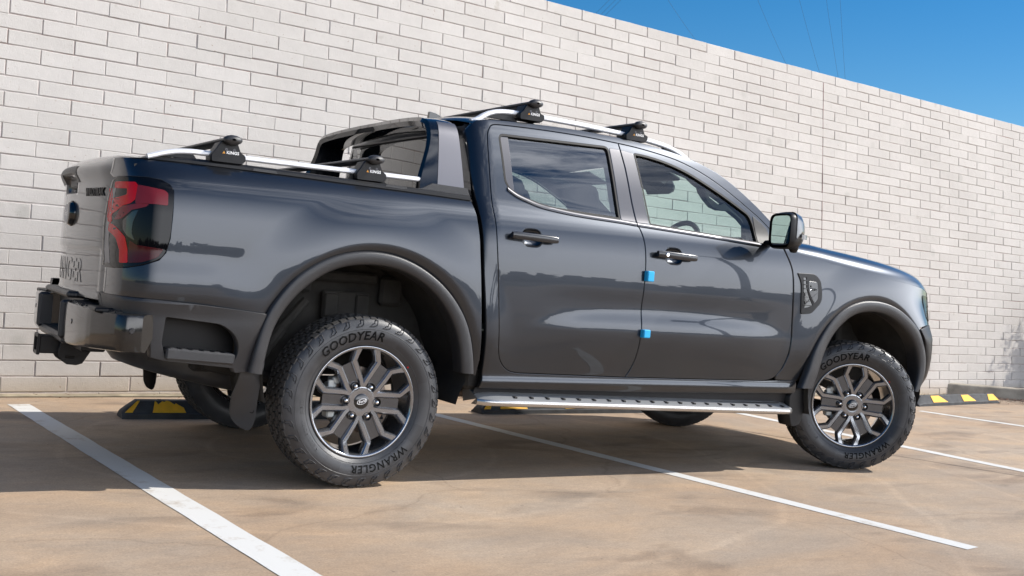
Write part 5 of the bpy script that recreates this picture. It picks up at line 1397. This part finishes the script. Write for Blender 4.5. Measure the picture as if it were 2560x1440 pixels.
# ============================================================ UNDERBODY, LINERS, CABIN
for sd_ in SIDES:
    for cx_, cz, x0, x1 in ((.004, .53, None, None), (3.272, .487, None, None)):
        P = []
        for q in range(33):
            a = math.radians(-18 + 216 * q / 32); R = .485 + (.02 if q % 8 in (2, 3, 4) else 0)
            P.append([(cx_ + R * math.cos(a), sd_ * y, cz + R * math.sin(a)) for y in (.935, .90, .80, .70, .62, .50, .48)])
        ln = MB().grid(P)
        # inner wall of the arch
        c0 = len(ln.V); V = [(cx_, sd_ * .50, cz)] + [(cx_ + .50 * math.cos(math.radians(-18 + 216 * q / 32)), sd_ * (.50 + (.01 if q % 6 < 3 else 0)), cz + .50 * math.sin(math.radians(-18 + 216 * q / 32))) for q in range(33)]
        ln.add(V, [(0, q, q + 1) for q in range(1, 33)])
        rear = cx_ < 1
        if rear:
            ln.box((.02, sd_ * .535, .935), (.34, .05, .05), .012); ln.box((-.20, sd_ * .53, .90), (.12, .05, .10), .015); ln.box((.27, sd_ * .53, .88), (.12, .05, .14), .015)
            ln.box((.03, sd_ * .55, .80), (.24, .03, .13), .006)
            for bx in (-.05, .11): ln.box((bx, sd_ * .57, .80), (.07, .02, .11), .006)
            ln.tube([(-.38, sd_ * .60, .58), (-.20, sd_ * .64, .82)], .022, 10); ln.tube([(-.46, sd_ * .62, .46), (-.30, sd_ * .62, .68)], .030, 10)
        else:
            ln.box((3.30, sd_ * .54, .86), (.20, .06, .10), .015); ln.tube([(3.27, sd_ * .60, .52), (3.25, sd_ * .56, .90)], [.05, .035], 12)
            ln.box((3.42, sd_ * .55, .80), (.05, .05, .22), .01)
        part('wheel_arch_liner', ln.V, ln.F, M['liner'], TR, sharp=30)
mb = MB()
for s in SIDES: mb.box((1.65, s * .42, .52), (4.6, .08, .13), .015); mb.box((-.85, s * .42, .62), (.5, .08, .10), .015)
for x in (-.3, .7, 1.8, 2.6, 3.9): mb.box((x, 0, .52), (.08, .84, .10), .01)
mb.box((1.6, 0, .56), (2.1, 1.66, .05)); mb.box((1.6, -.80, .50), (2.1, .10, .12), .02); mb.box((1.6, .80, .50), (2.1, .10, .12), .02)
mb.box((-.30, 0, .74), (1.5, .96, .03)); mb.box((3.3, 0, .60), (1.3, .9, .25), .05)
mb.box((1.2, .25, .42), (1.0, .40, .16), .04)
part('chassis', mb.V, mb.F, M['under'], TR, sharp=30)
mb = MB().tube([(0, -.70, WZ), (0, -.2, WZ), (0, 0, WZ), (0, .2, WZ), (0, .70, WZ)], [.045, .05, .13, .05, .045], 16)
part('axle', mb.V, mb.F, M['under'], TR, sharp=40)
mb = MB().tube([(3.27, -.70, WZ - .04), (3.27, .70, WZ - .04)], .035, 12); part('axle', mb.V, mb.F, M['under'], TR, sharp=40)
for s in SIDES:
    mb = MB().tube([(-.62, s * .53, .50), (-.2, s * .53, .43), (.2, s * .53, .43), (.62, s * .53, .52)], .030, 8); part('leaf_spring', mb.V, mb.F, M['under'], TR, sharp=40)
mb = MB().tube([(.45, -.50, .45), (.56, -.62, .425), (.66, -.64, .42), (.85, -.60, .43)], .042, 14).tube([(2.5, -.3, .42), (1.6, -.35, .40), (.85, -.60, .43)], .03, 10)
part('exhaust', mb.V, mb.F, mat('exhaust_steel', (.12, .10, .09), .5, .6), TR, sharp=40)
mb = MB().lathe([(.12, -.09), (.20, -.11), (.30, -.125), (.36, -.115), (.385, -.08), (.388, 0), (.385, .08), (.36, .115), (.25, .12), (.12, .09)], 40, 'z')
mb.V = [(x * math.cos(.20) - z * math.sin(.20) * 1 - .575, y, z * math.cos(.20) - x * math.sin(.20) + .500) for x, y, z in mb.V]
part('spare_wheel', mb.V, mb.F, M['tyre'], TR, sharp=50)
# cabin
def seat(x, y, w_, back=.60, hr=True, lean=.30):
    mb = MB(); mb.box((x, y, .80), (.50, w_, .16), .05)
    P = []
    for k in range(9):
        t = k / 8; cx2 = x - .24 - lean * t * back; z = .82 + back * t; hw = w_ / 2 * (1 - .16 * t ** 2); th = .11 - .04 * t
        P.append([(cx2 + th * math.cos(a), y + hw * math.copysign(abs(math.sin(a)) ** .5, math.sin(a)), z) for a in [2 * PI * q / 20 for q in range(20)]])
    mb.grid(P, close=True); mb.add(P[-1], [tuple(range(20))])
    sp_ = part('seat', mb.V, mb.F, M['seat'], TR, sharp=50)
    if hr:
        hx = x - .24 - lean * back - .045; zt = .82 + back + .135
        mb = MB(); P = []
        for k in range(9):
            t = -1 + k / 4; r = math.sqrt(max(.02, 1 - abs(t) ** 3.2))
            P.append([(hx - .02 * t + .055 * r * math.cos(a), y + .135 * (r ** .5) * math.copysign(abs(math.sin(a)) ** .6, math.sin(a)), zt + .105 * t) for a in [2 * PI * q / 18 for q in range(18)]])
        mb.grid(P, close=True); mb.add(P[-1], [tuple(range(18))]); mb.add(P[0], [tuple(range(18))])
        for q in (-.06, .06): mb.tube([(hx + .02, y + q, zt - .16), (hx, y + q, zt - .08)], .006, 6)
        part('head_restraint', mb.V, mb.F, M['seat'], sp_, sharp=50)
for y in (-.36, .36): seat(1.93, y, .50, .50)
for y in (-.44, 0, .44): seat(1.33, y, .42 if y else .44, .475 if y else .42, True, .18)
# dash, wheel, mirror, pillars, headliner
mb = MB(); P = []
for y in np.linspace(-.80, .80, 17):
    P.append([(2.30, y, 1.05), (2.28, y, 1.18), (2.33, y, 1.285 + .05 * math.exp(-((y + .36) / .2) ** 2)), (2.45, y, 1.305 + .03 * math.exp(-((y + .36) / .2) ** 2)), (2.55, y, 1.30), (2.65, y, 1.27)])
part('dashboard', MB().grid(P).V, MB().grid(P).F, M['seat'], TR, sharp=50)
mb = MB(); ring = []
for q in range(33): a = 2 * PI * q / 32; ring.append((2.19 + .075 * math.sin(a), -.36 + .185 * math.cos(a), 1.235 + .17 * math.sin(a)))
mb.tube(ring, .016, 8, cap=False); mb.tube([(2.19, -.36, 1.235), (2.32, -.36, 1.18)], .035, 10); mb.box((2.185, -.36, 1.235), (.05, .14, .10), .02)
for a in (0, PI, -PI / 2): mb.tube([(2.19, -.36, 1.235), (2.19 + .07 * math.sin(a), -.36 + .18 * math.cos(a), 1.235 + .165 * math.sin(a))], .013, 6)
part('steering_wheel', mb.V, mb.F, M['seat'], TR, sharp=50)
mb = MB().box((2.33, 0, 1.635), (.07, .27, .085), .03, ry=.3).box((2.22, 0, 1.70), (.24, .20, .13), .04, ry=.35); part('rear_view_mirror', mb.V, mb.F, M['black'], TR, sharp=40)
mb = MB().box((2.30, .0, 1.30), (.10, .18, .10), .02); part('centre_screen', mb.V, mb.F, M['black'], TR, sharp=40)
P = []
for x, z in [p for p in roofe[4:] if p[0] < 1.98]:
    w_ = S_cab(x, z) - .06; P.append([(x, w_ * u / 10, z - .055 + .04 * (1 - (u / 10) ** 2)) for u in range(-10, 11)])
part('headliner', MB().grid(P).V, MB().grid(P).F, M['cloth'], TR)
for s in SIDES:
    mb = MB()
    mb.grid([[(1.36 + .14 * (1.72 - z), s * (S_cab(1.4, z) - .085), z), (1.57 + .10 * (1.72 - z) * .5, s * (S_cab(1.4, z) - .085), z)] for z in (1.30, 1.4, 1.5, 1.6, 1.74)])
    mb.grid([[(.54, s * (S_cab(.7, z) - .09), z), (.74 - .10 * (z - 1.4), s * (S_cab(.7, z) - .07), z)] for z in (1.30, 1.45, 1.6, 1.74)])
    # A pillar inner with its grab handle
    tr_ = [(1.60, 1.690), (1.813, 1.665), (1.906, 1.660), (2.012, 1.638), (2.059, 1.609), (2.098, 1.592), (2.108, 1.568), (2.15, 1.527), (2.199, 1.491), (2.254, 1.479), (2.331, 1.482), (2.414, 1.442), (2.465, 1.405), (2.477, 1.30), (2.56, 1.30), (2.50, 1.42), (2.40, 1.50), (2.25, 1.61), (2.08, 1.70), (1.90, 1.745), (1.60, 1.77)]
    ho_ = rounded([(2.168, 1.568), (2.285, 1.520), (2.252, 1.502), (2.160, 1.545)], .012, 3)
    tp_ = panel('pillar_trim', tr_, lambda x, z: .66, M['seat'], TR, s, [ho_], gap=0, depth=.04, step=.05)
    pa = [(x, s * (S_cab(x, z) - .075), z - .055) for x, z in roofe if x > 1.5]
    mb.tube(pa, .034, 8)
    mb.tube([(x, s * (S_cab(x, z) - .07), z - .04) for x, z in roofe if .7 < x < 1.7], .035, 8)
    mb.tube(catmull([(1.02, s * .66, 1.70), (1.04, s * .64, 1.655), (1.16, s * .64, 1.65), (1.18, s * .66, 1.695)], 4), .010, 6)
    if s > 0: mb.tube([(1.50, s * .79, 1.62), (1.49, s * .70, 1.35), (1.44, s * .62, 1.0)], .02, 6)
    part('pillar_trim', mb.V, mb.F, M['seat'], TR, sharp=50)
    sv = MB().box((1.98, s * .36, 1.665), (.16, .34, .02), .008, ry=.35); part('sun_visor', sv.V, sv.F, M['cloth'], TR, sharp=40)
# registration-free floor so no light leaks into the cabin
mb = MB().box((1.6, 0, .62), (2.0, 1.70, .03)); part('cabin_floor', mb.V, mb.F, M['seat'], TR)

# ============================================================ FOAM BLOCKS on the door edge
for x, z, h, lb in ((1.5315, 1.0585, .054, 'upper bright blue foam block clipped to the front edge gap of the doors'), (1.5245, .7605, .042, 'lower bright blue foam block clipped to the gap between the doors')):
    y = -(S_cab(x, z) + .011)
    mb = MB().box((0, -.004, 0), (.043, .030, h), .004).box((-.018, .004, 0), (.008, .028, h), .002)
    mb.build('foam_block', M['foam'], sharp=30, loc=(x, y, z), label=lb, category='foam block', group='blue foam blocks on the door gap')
